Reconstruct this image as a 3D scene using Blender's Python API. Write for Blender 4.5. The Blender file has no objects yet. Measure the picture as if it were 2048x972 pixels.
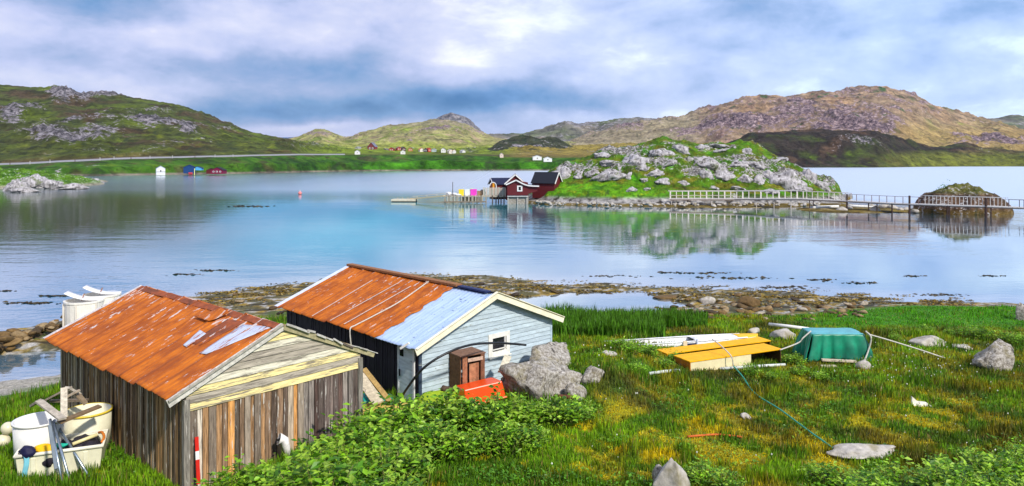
import bpy, bmesh, math, random
import numpy as np
from mathutils import Vector, Matrix, noise as mnoise

# ------------------------------------------------------------------ camera
F, HX, HY, H = 1480.0, 1024.0, 320.0, 8.0
scene = bpy.context.scene
cam_d = bpy.data.cameras.new('camera'); cam = bpy.data.objects.new('camera', cam_d)
scene.collection.objects.link(cam); scene.camera = cam
cam.location = (0, 0, H); cam.rotation_euler = (math.radians(90), 0, 0)
cam_d.sensor_width = 36; cam_d.lens = 36 * F / 2048
cam_d.shift_y = -(486 - HY) / 2048
cam_d.clip_start = 0.1; cam_d.clip_end = 20000
scene.view_settings.view_transform = 'Standard'; scene.view_settings.look = 'None'
scene.view_settings.exposure = 0.30; scene.view_settings.gamma = 1
scene.cycles.max_bounces = 6; scene.cycles.transparent_max_bounces = 8
scene.cycles.caustics_reflective = False; scene.cycles.caustics_refractive = False
scene.cycles.use_denoising = True
HAZE = 4e-5
SUN_AZ, SUN_EL = 142, 40      # compass direction the light comes from (0 = straight ahead, clockwise)

# ------------------------------------------------------------------ node helper
class G:
    def __init__(s, tree): s.t = tree; s.t.nodes.clear()
    def n(s, typ, ins=None, **pr):
        nd = s.t.nodes.new(typ)
        for k, v in pr.items(): setattr(nd, k, v)
        for k, v in (ins or {}).items(): s.set(nd.inputs[k], v)
        return nd
    def set(s, sock, v):
        if isinstance(v, bpy.types.NodeSocket): s.t.links.new(v, sock)
        elif v is not None:
            if isinstance(v, (tuple, list)) and len(v) == 3 and sock.type == 'RGBA': v = (*v, 1)
            sock.default_value = v
    def math(s, op, a, b=0.0, c=0.0, clamp=False):
        return s.n('ShaderNodeMath', {0: a, 1: b, 2: c}, operation=op, use_clamp=clamp).outputs[0]
    def mix(s, f, a, b, bt='MIX'):
        nd = s.n('ShaderNodeMix', data_type='RGBA', blend_type=bt)
        s.set(nd.inputs[0], f); s.set(nd.inputs[6], a); s.set(nd.inputs[7], b)
        return nd.outputs[2]
    def ramp(s, f, stops, ip='LINEAR'):
        nd = s.n('ShaderNodeValToRGB', {0: f}); cr = nd.color_ramp; cr.interpolation = ip
        while len(cr.elements) < len(stops): cr.elements.new(0.5)
        for e, (p, c) in zip(cr.elements, stops):
            e.position = p; e.color = (c, c, c, 1) if not isinstance(c, (tuple, list)) else (*c, 1)
        return nd.outputs[0]
    def coord(s, kind='Object', scale=(1, 1, 1), loc=(0, 0, 0)):
        if kind == 'World': o = s.n('ShaderNodeNewGeometry').outputs['Position']
        else: o = s.n('ShaderNodeTexCoord').outputs[kind]
        return s.n('ShaderNodeMapping', {0: o, 1: loc, 3: scale}).outputs[0]
    def noise(s, vec, scale, detail=4, rough=.55, dist=0.0):
        return s.n('ShaderNodeTexNoise', {'Vector': vec, 'Scale': scale, 'Detail': detail, 'Roughness': rough, 'Distortion': dist}).outputs[0]
    def vor(s, vec, scale, feature='F1', out=0):
        return s.n('ShaderNodeTexVoronoi', {'Vector': vec, 'Scale': scale}, feature=feature).outputs[out]
    def attr(s, name, out=0): return s.n('ShaderNodeAttribute', attribute_name=name).outputs[out]
    def bump(s, h, st=.5, d=.05, nrm=None):
        return s.n('ShaderNodeBump', {'Strength': st, 'Distance': d, 'Height': h, 'Normal': nrm}).outputs[0]
    def out(s, col, rough=.8, nrm=None, metal=0.0, spec=.3, **kw):
        b = s.n('ShaderNodeBsdfPrincipled', {'Base Color': col, 'Roughness': rough, 'Metallic': metal, 'Specular IOR Level': spec})
        if nrm is not None: s.set(b.inputs['Normal'], nrm)
        for k, v in kw.items(): s.set(b.inputs[k], v)
        s.t.links.new(b.outputs[0], s.n('ShaderNodeOutputMaterial').inputs[0]); return b
MATS = {}
def mat(name):
    m = bpy.data.materials.new(name); m.use_nodes = True; MATS[name] = m
    return G(m.node_tree)

# ------------------------------------------------------------------ sky and sun
w = bpy.data.worlds.new('World'); scene.world = w; w.use_nodes = True
g = G(w.node_tree)
sky = g.n('ShaderNodeTexSky', sky_type='NISHITA', sun_disc=False)
sky.sun_elevation = math.radians(SUN_EL); sky.sun_rotation = math.radians(SUN_AZ)
gen = g.n('ShaderNodeTexCoord').outputs['Generated']
warp = g.n('ShaderNodeTexNoise', {'Vector': gen, 'Scale': 5.0, 'Detail': 5.0, 'Roughness': .6})
wv = g.n('ShaderNodeVectorMath', {0: warp.outputs[1], 1: (.5, .5, .5)}, operation='SUBTRACT').outputs[0]
wv = g.n('ShaderNodeVectorMath', {0: wv, 1: (.22, .22, .07)}, operation='MULTIPLY').outputs[0]
pv = g.n('ShaderNodeVectorMath', {0: gen, 1: wv}, operation='ADD').outputs[0]
sx = g.n('ShaderNodeSeparateXYZ', {0: pv}); X, Yv, Z = sx.outputs
stretched = g.n('ShaderNodeMapping', {0: gen, 3: (1, 1, 2.0)}).outputs[0]
n1 = g.noise(stretched, 3.6, 7, .55, .15)
n2 = g.noise(g.n('ShaderNodeMapping', {0: gen, 1: (3, 1, 2), 3: (1, 1, 2.6)}).outputs[0], 8.0, 7, .62, .25)
val = g.math('ADD', g.math('MULTIPLY', n1, 1.75), g.math('MULTIPLY', n2, .60))
val = g.math('SUBTRACT', val, .53)
def blob(px, py, rx, ry, wgt):
    global val
    t = (px - HX) / F; x0 = t / math.sqrt(1 + t * t); z0 = (HY - py) / F
    a = g.math('MULTIPLY', g.math('SUBTRACT', X, x0), F / rx); b = g.math('MULTIPLY', g.math('SUBTRACT', Z, z0), F / ry)
    r2 = g.math('ADD', g.math('MULTIPLY', a, a), g.math('MULTIPLY', b, b))
    e = g.math('EXPONENT', g.math('MULTIPLY', r2, -1.0))
    e = g.math('MULTIPLY', e, g.math('GREATER_THAN', Yv, 0.0))
    val = g.math('ADD', val, g.math('MULTIPLY', e, wgt))
for b in [(640, 228, 320, 34, -.55), (1010, 195, 190, 28, -.42), (420, 150, 300, 40, -.20), (760, 150, 200, 30, -.16),
          (500, 62, 150, 40, .28), (130, 175, 220, 22, .20), (1250, 105, 70, 40, .16), (1950, 112, 150, 26, .24), (1300, 238, 420, 18, .16),
          (900, 255, 120, 14, .10), (1080, 20, 230, 40, .0), (1620, 60, 260, 60, -.12), (1800, 200, 300, 40, -.03), (150, 30, 260, 40, -.08), (560, 262, 120, 8, .18)]:
    blob(*b)
ccol = g.ramp(val, [(.0, (.03, .14, .34)), (.22, (.12, .25, .48)), (.42, (.27, .35, .56)), (.60, (.44, .48, .69)), (.78, (.58, .59, .74)), (.95, (.86, .84, .90))])
ccol = g.mix(1.0, ccol, (11.0, 11.2, 11.4), 'MULTIPLY')
ccol = g.mix(g.n('ShaderNodeMapRange', {0: X, 1: -.15, 2: .45}, clamp=True).outputs[0], ccol, g.mix(1.0, ccol, (.86, 1.06, 1.14), 'MULTIPLY'))
cm = g.math('ADD', g.math('MULTIPLY', n2, .25), .80, clamp=True)
bg = g.n('ShaderNodeBackground', {0: g.mix(cm, sky.outputs[0], ccol), 1: .1})
g.t.links.new(bg.outputs[0], g.n('ShaderNodeOutputWorld').inputs[0])
sd = bpy.data.lights.new('sun', 'SUN'); so = bpy.data.objects.new('sun', sd); scene.collection.objects.link(so)
sd.energy = 3.6; sd.angle = math.radians(3); sd.color = (1, .94, .84)
az, el = math.radians(SUN_AZ), math.radians(SUN_EL)
sdir = Vector((math.sin(az) * math.cos(el), math.cos(az) * math.cos(el), math.sin(el)))
so.rotation_euler = sdir.to_track_quat('Z', 'Y').to_euler(); so.location = (30, -30, 60)

# ------------------------------------------------------------------ numpy noise, projection
rng = np.random.default_rng(7); random.seed(7)
_perm = rng.permutation(4096); _gx = rng.uniform(-1, 1, 4096); _gy = rng.uniform(-1, 1, 4096)
def pn(x, y):
    xi = np.floor(x).astype(int); yi = np.floor(y).astype(int); fx = x - xi; fy = y - yi
    u = fx**3 * (fx * (fx * 6 - 15) + 10); v = fy**3 * (fy * (fy * 6 - 15) + 10)
    def gr(a, b, dx, dy):
        h = _perm[(_perm[a & 4095] + b) & 4095]; return _gx[h] * dx + _gy[h] * dy
    n00 = gr(xi, yi, fx, fy); n10 = gr(xi + 1, yi, fx - 1, fy); n01 = gr(xi, yi + 1, fx, fy - 1); n11 = gr(xi + 1, yi + 1, fx - 1, fy - 1)
    return (n00 * (1 - u) + n10 * u) * (1 - v) + (n01 * (1 - u) + n11 * u) * v
def fbm(x, y, o=5, r=.5, ridged=False):
    x = np.asarray(x, float); y = np.asarray(y, float)
    a, s, t = 1.0, 0.0, 0.0
    for i in range(o):
        n = pn(x * 2**i + 17.3 * i, y * 2**i - 9.1 * i) * 1.5
        s = s + a * ((1 - 2 * np.abs(n)) if ridged else n); t += a; a *= r
    return s / t
def sst(a, b, x): t = np.clip((x - a) / (b - a), 0, 1); return t * t * (3 - 2 * t)
def U(px, py, z=0.0):
    d = (H - z) * F / (py - HY); return Vector(((px - HX) / F * d, d, z))
def UD(px, py, d): return Vector(((px - HX) / F * d, d, H - (py - HY) / F * d))

# ------------------------------------------------------------------ near ground height
ctl = []
for px, py, z in [
    (0, 972, 1.35), (100, 965, 1.25), (250, 972, 1.15), (378, 972, 1.12), (600, 972, 1.35), (850, 972, 1.3), (1024, 972, 1.3), (1300, 972, 1.2), (1650, 972, 1.25), (2048, 972, 1.3),
    (20, 860, 1.0), (60, 800, .45), (0, 800, .30), (140, 800, .7), (0, 770, .02), (60, 755, -.03), (122, 750, .0), (0, 720, -.12), (100, 715, -.12), (180, 720, -.05), (250, 700, .25),
    (0, 690, .25), (70, 682, .25), (150, 665, .3), (0, 655, -.2), (80, 645, -.25), (150, 625, -.25), (220, 625, .0), (300, 610, -.05),
    (370, 720, .9), (500, 720, 1.0), (560, 660, .6), (500, 625, .25), (420, 608, .10), (560, 600, .12), (640, 590, .16), (560, 572, .04), (480, 580, .02), (400, 592, -.02),
    (716, 868, 1.08), (842, 812, 1.0), (842, 900, 1.25), (640, 900, 1.2), (900, 560, .10), (820, 548, -.05), (900, 546, -.15), (1000, 556, .02), (1100, 566, .02), (980, 580, .12), (1060, 588, .10), (1080, 607, -.25), (1140, 608, -.3), (1200, 608, -.3), (1260, 608, -.3), (1320, 608, -.22),
    (1200, 580, .07), (1200, 566, -.03), (1400, 582, .03), (1400, 572, -.08), (1350, 595, .08), (1400, 625, .35), (1300, 640, .4), (1100, 640, .45), (1100, 690, .9),
    (1550, 590, .05), (1700, 598, .04), (1850, 606, .03), (1900, 600, -.05), (1700, 585, -.06), (1550, 575, -.08), (2048, 600, -.2), (2048, 612, .1),
    (1500, 610, .12), (1650, 615, .15), (1500, 632, .4), (1650, 632, .45), (1800, 620, .55), (1900, 622, .65), (2040, 622, .7),
    (1400, 660, .6), (1550, 665, .65), (1750, 660, .62), (1900, 655, .65), (2048, 650, .75), (1230, 700, 1.6), (1180, 740, 1.7), (1210, 720, 1.85), (1130, 760, 1.4), (1290, 765, 1.1), (1350, 700, .85),
    (1500, 740, .85), (1700, 740, .85), (1900, 740, .9), (2048, 740, .95), (1300, 830, 1.05), (1550, 850, .95), (1800, 850, 1.0), (2048, 850, 1.1), (1000, 850, 1.2)]:
    p = U(px, py, z); ctl.append((p.x, p.y, z))
ctl += [(-20, 12, 1.9), (-9, 12, 1.7), (0, 12, 2.0), (9, 12, 2.0), (20, 12, 2.1), (-20, 6, 3.6), (0, 6, 3.8), (20, 6, 3.9), (0, 0, 6.2), (-20, 0, 6), (20, 0, 6.2), (0, -8, 7.5), (-20, -8, 7), (20, -8, 7.5),
        (-30, 18, 1.2), (-30, 26, -.2), (-32, 33, -.2), (-6.7, 15.3, 1.1), (-12.4, 20.4, 1.0), (-8, 21, 1.05), (-8, 26.8, .85), (-3, 29, .7), (1.3, 24.8, 1.05),
        (34, 20, 1.3), (36, 34, .9), (38, 40, -.2), (34, 46, -.8), (20, 52, -.9), (5, 58, -.9), (-10, 60, -.9), (-20, 50, -.7), (-34, 44, -.8), (45, 8, 4), (-38, 8, 3)]
C = np.array(ctl)
def _phi(r): return np.sqrt(r * r + 1.0)
_A = _phi(np.hypot(C[:, None, 0] - C[None, :, 0], C[:, None, 1] - C[None, :, 1])); _n = len(C)
_S = np.block([[_A + np.eye(_n) * -.02, np.c_[np.ones(_n), C[:, :2]]], [np.r_[[np.ones(_n)], C[:, :2].T], np.zeros((3, 3))]])
_W = np.linalg.lstsq(_S, np.r_[C[:, 2], 0, 0, 0], rcond=None)[0]
def zt(x, y):
    x = np.atleast_1d(np.asarray(x, float)); y = np.atleast_1d(np.asarray(y, float)); s = x.shape; x = x.ravel(); y = y.ravel()
    o = np.empty_like(x)
    for i in range(0, len(x), 20000):
        a, b = x[i:i + 20000], y[i:i + 20000]
        o[i:i + 20000] = _phi(np.hypot(a[:, None] - C[None, :, 0], b[:, None] - C[None, :, 1])) @ _W[:_n] + _W[_n] + a * _W[_n + 1] + b * _W[_n + 2]
    tidal = sst(.5, .2, o)
    o = o + tidal * .22 * fbm(x * .20, y * .75, 5, .6) + (1 - tidal) * .09 * fbm(x * .45, y * .45, 4)
    return np.clip(o, -1.5, 9).reshape(s)
def z1(x, y): return float(zt(x, y)[0])
def GP(px, py):
    z = .8
    for _ in range(12): p = U(px, py, z); z = .5 * z + .5 * z1(p.x, p.y)
    return U(px, py, z)
def proj(x, y, z): return HX + F * x / y, HY + F * (H - z) / y

def gcol(x, y, z):
    """natural ground cover colour: grass, olive moss, yellow moss, brown heath, seaweed"""
    px, py = proj(x, np.maximum(y, 1), z)
    n1 = fbm(x * .35 + 5, y * .35, 4); n2 = fbm(x * .9 + 40, y * .9, 4); n3 = fbm(x * 2.3, y * 2.3 + 9, 3)
    col = np.empty(x.shape + (3,)); col[...] = (.055, .145, .004)
    def bl(c, m): col[...] = col * (1 - m[..., None]) + np.array(c) * m[..., None]
    bl((.12, .26, .006), sst(-.1, .3, n1))
    bl((.17, .17, .005), sst(.0, .3, n2 + .12) * .85 * sst(1120, 1250, px))
    ymask = np.exp(-((px - 1450) / 420)**2 - ((py - 880) / 90)**2) * .6 + np.exp(-((px - 1240) / 120)**2 - ((py - 700) / 50)**2) * .35 + np.exp(-((px - 1900) / 150)**2 - ((py - 830) / 40)**2) * .4
    bl((.38, .33, .003), sst(.0, .32, n2 * 1.0 + n3 * .7 + ymask - .36) * .85)
    bl((.045, .05, .008), sst(.02, .32, -n1 + .2 * n3) * .8 * sst(1000, 1200, px))
    bank = sst(1500, 1700, px) * sst(665, 645, py)
    bl((.05, .22, .004), bank * .9)
    sea = sst(.42, .22, z) * sst(25, 28, y)
    bl((.10, .085, .03), sea)
    n4 = fbm(x * .5, y * 1.6 + 3, 4); bl((.34, .22, .03), sea * sst(-.08, .18, n2)); bl((.035, .025, .010), sea * sst(.02, .22, n4)); bl((.42, .40, .38), sea * sst(.12, .26, n3 + n2 * .4 - n4 * .3))
    lb = sst(-12, -14, x) * sst(.22, .08, z) * sst(22, 24, y) * sst(31, 29, y); bl((.36, .33, .28), lb)
    return col

# ------------------------------------------------------------------ mesh helpers
def tag(o, label=None, cat=None, group=None, kind=None):
    if label: o['label'] = label
    if cat: o['category'] = cat
    if group: o['group'] = group
    if kind: o['kind'] = kind
    return o
def link(o, parent=None):
    scene.collection.objects.link(o)
    if parent is not None: o.parent = parent
    return o
def empty(name, label, cat, loc=(0, 0, 0), rz=0, group=None):
    o = bpy.data.objects.new(name, None); o.empty_display_size = .2; link(o); o.location = loc; o.rotation_euler = (0, 0, rz)
    return tag(o, label, cat, group)
def np_mesh(name, V, Fc, material, attrs=None, smooth=False, parent=None):
    me = bpy.data.meshes.new(name); V = np.asarray(V, np.float32); Fc = np.asarray(Fc, np.int32)
    k = Fc.shape[1]; me.vertices.add(len(V)); me.vertices.foreach_set('co', V.ravel())
    me.loops.add(Fc.size); me.loops.foreach_set('vertex_index', Fc.ravel())
    me.polygons.add(len(Fc)); me.polygons.foreach_set('loop_start', np.arange(0, Fc.size, k, dtype=np.int32))
    try: me.polygons.foreach_set('loop_total', np.full(len(Fc), k, np.int32))
    except Exception: pass
    me.polygons.foreach_set('use_smooth', np.full(len(Fc), smooth))
    me.update(calc_edges=True)
    for an, a in (attrs or {}).items():
        a = np.asarray(a, np.float32)
        if a.ndim == 2:
            at = me.attributes.new(an, 'FLOAT_COLOR', 'POINT'); at.data.foreach_set('color', np.c_[a, np.ones(len(a), np.float32)].astype(np.float32).ravel())
        else:
            at = me.attributes.new(an, 'FLOAT', 'POINT'); at.data.foreach_set('value', a)
    if material: me.materials.append(MATS[material])
    return link(bpy.data.objects.new(name, me), parent)
def grid_faces(nx, ny):
    i = np.arange(nx - 1)[:, None] * ny + np.arange(ny - 1)[None, :]
    i = i.ravel(); return np.stack([i, i + ny, i + ny + 1, i + 1], 1)

class MB:
    def __init__(s): s.v = []; s.f = []; s.c = []
    def add(s, vs, fs, col=(1, 1, 1)):
        o = len(s.v); s.v += [tuple(v) for v in vs]; s.f += [tuple(i + o for i in f) for f in fs]; s.c += [tuple(col)] * len(vs); return s
    def box(s, c, size, ax=None, col=(1, 1, 1), taper=1.0):
        c = Vector(c); X, Y, Z = ax or (Vector((1, 0, 0)), Vector((0, 1, 0)), Vector((0, 0, 1)))
        a, b, h = size[0] / 2, size[1] / 2, size[2] / 2
        vs = [c + X * (i * a * (taper if k < 0 else 1)) + Y * (j * b * (taper if k < 0 else 1)) + Z * (k * h) for k in (-1, 1) for j in (-1, 1) for i in (-1, 1)]
        return s.add(vs, [(0, 2, 3, 1), (4, 5, 7, 6), (0, 1, 5, 4), (2, 6, 7, 3), (0, 4, 6, 2), (1, 3, 7, 5)], col)
    def beam(s, p, q, w_, h_, col=(1, 1, 1), up=(0, 0, 1)):
        p, q = Vector(p), Vector(q); d = q - p; L = d.length; d.normalize(); up = Vector(up)
        sd_ = d.cross(up)
        if sd_.length < .01: sd_ = d.cross(Vector((0, 1, 0)))
        sd_.normalize(); u2 = sd_.cross(d)
        return s.box((p + q) / 2, (L, w_, h_), (d, sd_, u2), col)
    def tube(s, pts, r, n=8, col=(1, 1, 1), cap=True):
        pts = [Vector(p) for p in pts]; rs = r if isinstance(r, (list, tuple)) else [r] * len(pts); vs = []
        for i, p in enumerate(pts):
            d = (pts[min(i + 1, len(pts) - 1)] - pts[max(i - 1, 0)]).normalized()
            a = d.cross(Vector((0, 0, 1)));
            if a.length < .05: a = d.cross(Vector((0, 1, 0)))
            a.normalize(); b = a.cross(d)
            vs += [p + (a * math.cos(t * 2 * math.pi / n) + b * math.sin(t * 2 * math.pi / n)) * rs[i] for t in range(n)]
        fs = [(i * n + t, i * n + (t + 1) % n, (i + 1) * n + (t + 1) % n, (i + 1) * n + t) for i in range(len(pts) - 1) for t in range(n)]
        if cap: fs += [tuple(range(n))[::-1], tuple(range((len(pts) - 1) * n, len(pts) * n))]
        return s.add(vs, fs, col)
    def lathe(s, prof, c=(0, 0, 0), n=24, col=(1, 1, 1), sx=1, sy=1):
        c = Vector(c); vs = [c + Vector((r * math.cos(2 * math.pi * t / n) * sx, r * math.sin(2 * math.pi * t / n) * sy, z)) for r, z in prof for t in range(n)]
        fs = [(i * n + t, i * n + (t + 1) % n, (i + 1) * n + (t + 1) % n, (i + 1) * n + t) for i in range(len(prof) - 1) for t in range(n)]
        return s.add(vs, fs, col)
    def grid(s, P, nx, ny, col=(1, 1, 1)):
        vs = [P(i / (nx - 1), j / (ny - 1)) for i in range(nx) for j in range(ny)]
        return s.add(vs, [(i * ny + j, (i + 1) * ny + j, (i + 1) * ny + j + 1, i * ny + j + 1) for i in range(nx - 1) for j in range(ny - 1)], col)
    def prism(s, poly, d, col=(1, 1, 1)):
        n = len(poly); d = Vector(d); vs = [Vector(p) for p in poly] + [Vector(p) + d for p in poly]
        return s.add(vs, [tuple(range(n))[::-1], tuple(range(n, 2 * n))] + [(i, (i + 1) % n, n + (i + 1) % n, n + i) for i in range(n)], col)
    def build(s, name, material, parent=None, smooth=False, bevel=0, solid=0):
        me = bpy.data.meshes.new(name); me.from_pydata(s.v, [], s.f); me.update()
        at = me.attributes.new('tint', 'FLOAT_COLOR', 'POINT'); at.data.foreach_set('color', np.c_[np.array(s.c, np.float32), np.ones(len(s.c), np.float32)].astype(np.float32).ravel())
        me.materials.append(MATS[material])
        bm = bmesh.new(); bm.from_mesh(me); bmesh.ops.recalc_face_normals(bm, faces=bm.faces); bm.to_mesh(me); bm.free()
        if smooth: me.polygons.foreach_set('use_smooth', [True] * len(me.polygons))
        o = link(bpy.data.objects.new(name, me), parent)
        if solid: m = o.modifiers.new('solid', 'SOLIDIFY'); m.thickness = solid; m.offset = 0
        if bevel: m = o.modifiers.new('bevel', 'BEVEL'); m.width = bevel; m.segments = 2; m.limit_method = 'ANGLE'
        return o
def curve_pts(ctrl, n=30):
    """Catmull-Rom through the control points"""
    P = [Vector(p) for p in ctrl]; P = [P[0] * 2 - P[1]] + P + [P[-1] * 2 - P[-2]]; out = []
    m = len(P) - 3
    for i in range(m):
        for k in range(n // m):
            t = k / (n // m); a, b, c, d = P[i:i + 4]
            out.append(.5 * ((2 * b) + (c - a) * t + (2 * a - 5 * b + 4 * c - d) * t * t + (3 * b - a - 3 * c + d) * t**3))
    return out + [P[-2]]
def rock_mesh(name, seed, sub=3, flat=.75, rough=.18, material='boulder', cuts=9):
    r = random.Random(seed); bm = bmesh.new(); bmesh.ops.create_icosphere(bm, subdivisions=sub, radius=1)
    pl = []
    for _ in range(cuts):
        n = Vector((r.uniform(-1, 1), r.uniform(-1, 1), r.uniform(-.4, 1))).normalized(); pl.append((n, r.uniform(.55, .88)))
    off = Vector((seed * 3.1, seed * 1.7, 0))
    for v in bm.verts:
        for n, c in pl:
            dd = v.co.dot(n) - c
            if dd > 0: v.co -= n * dd * .9
        k = mnoise.fractal(v.co * 1.6 + off, 1, 2, 4) * rough + mnoise.fractal(v.co * 5 + off, 1, 2, 3) * rough * .3
        v.co *= 1 + k
        v.co.z *= flat
    me = bpy.data.meshes.new(name); bm.to_mesh(me); bm.free(); me.materials.append(MATS[material])
    me.polygons.foreach_set('use_smooth', [True] * len(me.polygons)); return me
def put(name, me, loc, scale, rot, label, cat, group=None):
    o = bpy.data.objects.new(name, me); link(o); o.location = loc
    o.scale = scale if isinstance(scale, (tuple, list)) else (scale,) * 3; o.rotation_euler = rot
    return tag(o, label, cat, group)

# ------------------------------------------------------------------ materials
def plain(name, col, rough=.6, var=.25, scale=6, metal=0.0, spec=.4, bump=.2, dirt=None, coordk='Object', stretch=(1, 1, 1), bd=.01):
    g = mat(name); c = g.coord(coordk, stretch); n = g.noise(c, scale, 6, .6); n2 = g.noise(c, scale * .3, 3)
    lo = tuple(x * (1 - var) for x in col); hi = tuple(min(1, x * (1 + var * .6)) for x in col)
    k = g.ramp(n, [(.3, lo), (.7, hi)])
    if dirt: k = g.mix(g.ramp(n2, [(.5, 0.0), (.68, .8)]), k, dirt)
    g.out(k, rough, g.bump(n, bump, bd), metal, spec); return g
def tinted(name, rough=.75, stretch=(1, 1, 1), scale=8, lo=.55, hi=1.25, bump=.4, flake=None, flake_at=.6, bd=.01, spec=.2, coordk='Object'):
    g = mat(name); c = g.coord(coordk, stretch); n = g.noise(c, scale, 6, .62, .2); t = g.attr('tint')
    k = g.mix(1.0, t, g.ramp(n, [(.28, lo), (.7, hi)]), 'MULTIPLY')
    if flake:
        f = g.noise(g.coord(coordk, tuple(.6 * s for s in stretch), (4, 2, 1)), scale * .9, 5, .7)
        k = g.mix(g.ramp(f, [(flake_at, 0.0), (flake_at + .04, .9)]), k, flake)
    g.out(k, rough, g.bump(n, bump, bd), 0.0, spec); return g

# ground
g = mat('ground'); c = g.coord('World'); t = g.attr('tint'); n = g.noise(c, 9, 6, .65); n2 = g.noise(c, 1.6, 5, .6)
k = g.mix(1.0, t, g.ramp(n, [(.3, .45), (.7, 1.5)]), 'MULTIPLY'); k = g.mix(g.ramp(n2, [(.35, .35), (.6, 0.0)]), k, (.03, .035, .008))
wet = g.attr('wet', 2)
g.out(k, g.math('SUBTRACT', .95, g.math('MULTIPLY', wet, .25)), g.bump(n, .8, .06), 0.0, .3)
# grass / leaves with per-vertex tint
for nm, rough in (('blades', .55), ('leaves', .42)):
    g = mat(nm); t = g.attr('tint'); n = g.noise(g.coord('World'), 3, 3)
    k = g.mix(1.0, t, g.ramp(n, [(.3, .6), (.7, 1.35)]), 'MULTIPLY')
    b = g.n('ShaderNodeBsdfPrincipled', {'Base Color': k, 'Roughness': rough, 'Specular IOR Level': .35})
    tr = g.n('ShaderNodeBsdfTranslucent', {0: k}); ms = g.n('ShaderNodeMixShader', {0: .3, 1: b.outputs[0], 2: tr.outputs[0]})
    g.t.links.new(ms.outputs[0], g.n('ShaderNodeOutputMaterial').inputs[0])
# hills: rock attribute picks bare rock, tint is the vegetation colour
def hill_mat(name, s, rock_lo, rock_hi, bumpd=2.0, scrub=.75):
    g = mat(name); c = g.coord('World', (1, 1, 1.4)); t = g.attr('tint'); r = g.attr('rock', 2)
    n = g.noise(c, s, 8, .66); n2 = g.noise(c, s * 5, 6, .7); cr = g.vor(g.coord('World', (1, 1, .8)), s * 2.2, 'DISTANCE_TO_EDGE')
    veg = g.mix(1.0, t, g.ramp(n, [(.32, .45), (.68, 1.6)]), 'MULTIPLY'); veg = g.mix(1.0, veg, g.ramp(n2, [(.3, .6), (.7, 1.35)]), 'MULTIPLY')
    sc = g.noise(c, s * 2.4, 9, .74); gul = g.noise(g.coord('World', (1, .5, .35), (9, 4, 2)), s * 1.5, 8, .7, .6)
    veg = g.mix(g.ramp(sc, [(.51, 0.0), (.59, scrub)]), veg, g.mix(1.0, t, (.28, .26, .30), 'MULTIPLY')); veg = g.mix(g.ramp(gul, [(.36, .7), (.43, 0.0)]), veg, (.03, .045, .018))
    rk = g.ramp(n2, [(.36, tuple(.25 * x for x in rock_lo)), (.46, rock_lo), (.62, rock_hi)]); rk = g.mix(g.ramp(gul, [(.38, .75), (.46, 0.0)]), rk, tuple(.3 * x for x in rock_lo)); rk = g.mix(g.ramp(cr, [(.0, .7), (.06, 0.0)]), rk, tuple(.35 * x for x in rock_lo))
    m = g.math('ADD', r, g.math('MULTIPLY', g.math('SUBTRACT', n2, .5), 1.3)); m = g.math('ADD', m, g.math('MULTIPLY', g.math('SUBTRACT', n, .5), .7)); m = g.ramp(m, [(.38, 0.0), (.48, 1.0)])
    g.out(g.mix(m, veg, rk), .9, g.bump(g.math('ADD', n, g.math('MULTIPLY', n2, .7)), 1.0, bumpd * 1.8), 0.0, .15)
hill_mat('hill_green', .045, (.10, .09, .10), (.42, .38, .40), 3.0)
hill_mat('hill_dry', .030, (.15, .10, .12), (.50, .37, .36), 4.5, .5)
hill_mat('hill_far', .012, (.15, .14, .15), (.34, .31, .30), 6.0)
hill_mat('isle', .34, (.15, .14, .13), (.52, .49, .48), .30, .5)
# boulders
g = mat('boulder'); c = g.coord('World'); n = g.noise(c, 2.2, 7, .68); n2 = g.noise(c, 11, 6, .7); cr = g.noise(g.coord('World', (1.5, 1.5, .35), (3, 1, 2)), 3.5, 7, .72, .5)
k = g.ramp(n2, [(.33, (.10, .085, .07)), (.45, (.27, .24, .20)), (.65, (.56, .52, .47))]); k = g.mix(g.ramp(n, [(.52, 0.0), (.64, .55)]), k, (.24, .20, .08)); k = g.mix(g.ramp(cr, [(.36, .9), (.43, 0.0)]), k, (.04, .033, .028))
g.out(k, .88, g.bump(g.math('ADD', n2, n), .9, .06), 0.0, .2)
g = mat('far_boulder'); c = g.coord('World'); n = g.noise(c, .35, 7, .68); n2 = g.noise(g.coord('World', (1.4, 1.4, .5)), 1.3, 6, .7); cr = g.noise(g.coord('World', (1.2, 1.2, .5), (5, 2, 1)), .9, 7, .7, .4)
k = g.ramp(n2, [(.33, (.12, .11, .12)), (.45, (.32, .30, .30)), (.65, (.58, .55, .56))]); k = g.mix(g.ramp(n, [(.56, 0.0), (.64, .8)]), k, (.09, .12, .02)); k = g.mix(g.ramp(cr, [(.38, .85), (.44, 0.0)]), k, (.06, .05, .05))
g.out(k, .88, g.bump(g.math('ADD', n2, n), .9, .3), 0.0, .2)
g = mat('rubble'); n = g.noise(g.coord('World'), 6, 6, .65); rnd = g.n('ShaderNodeObjectInfo').outputs['Random']
k = g.ramp(rnd, [(0, (.03, .022, .015)), (.3, (.10, .065, .03)), (.6, (.22, .13, .045)), (.85, (.30, .22, .12)), (1, (.42, .37, .30))])
k = g.mix(1.0, k, g.ramp(n, [(.3, .5), (.7, 1.3)]), 'MULTIPLY'); g.out(k, .85, g.bump(n, .8, .04), 0.0, .25)
plain('pale_stone', (.46, .42, .37), .85, .35, 7, bump=.7, bd=.03, coordk='World', dirt=(.2, .17, .08))
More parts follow.
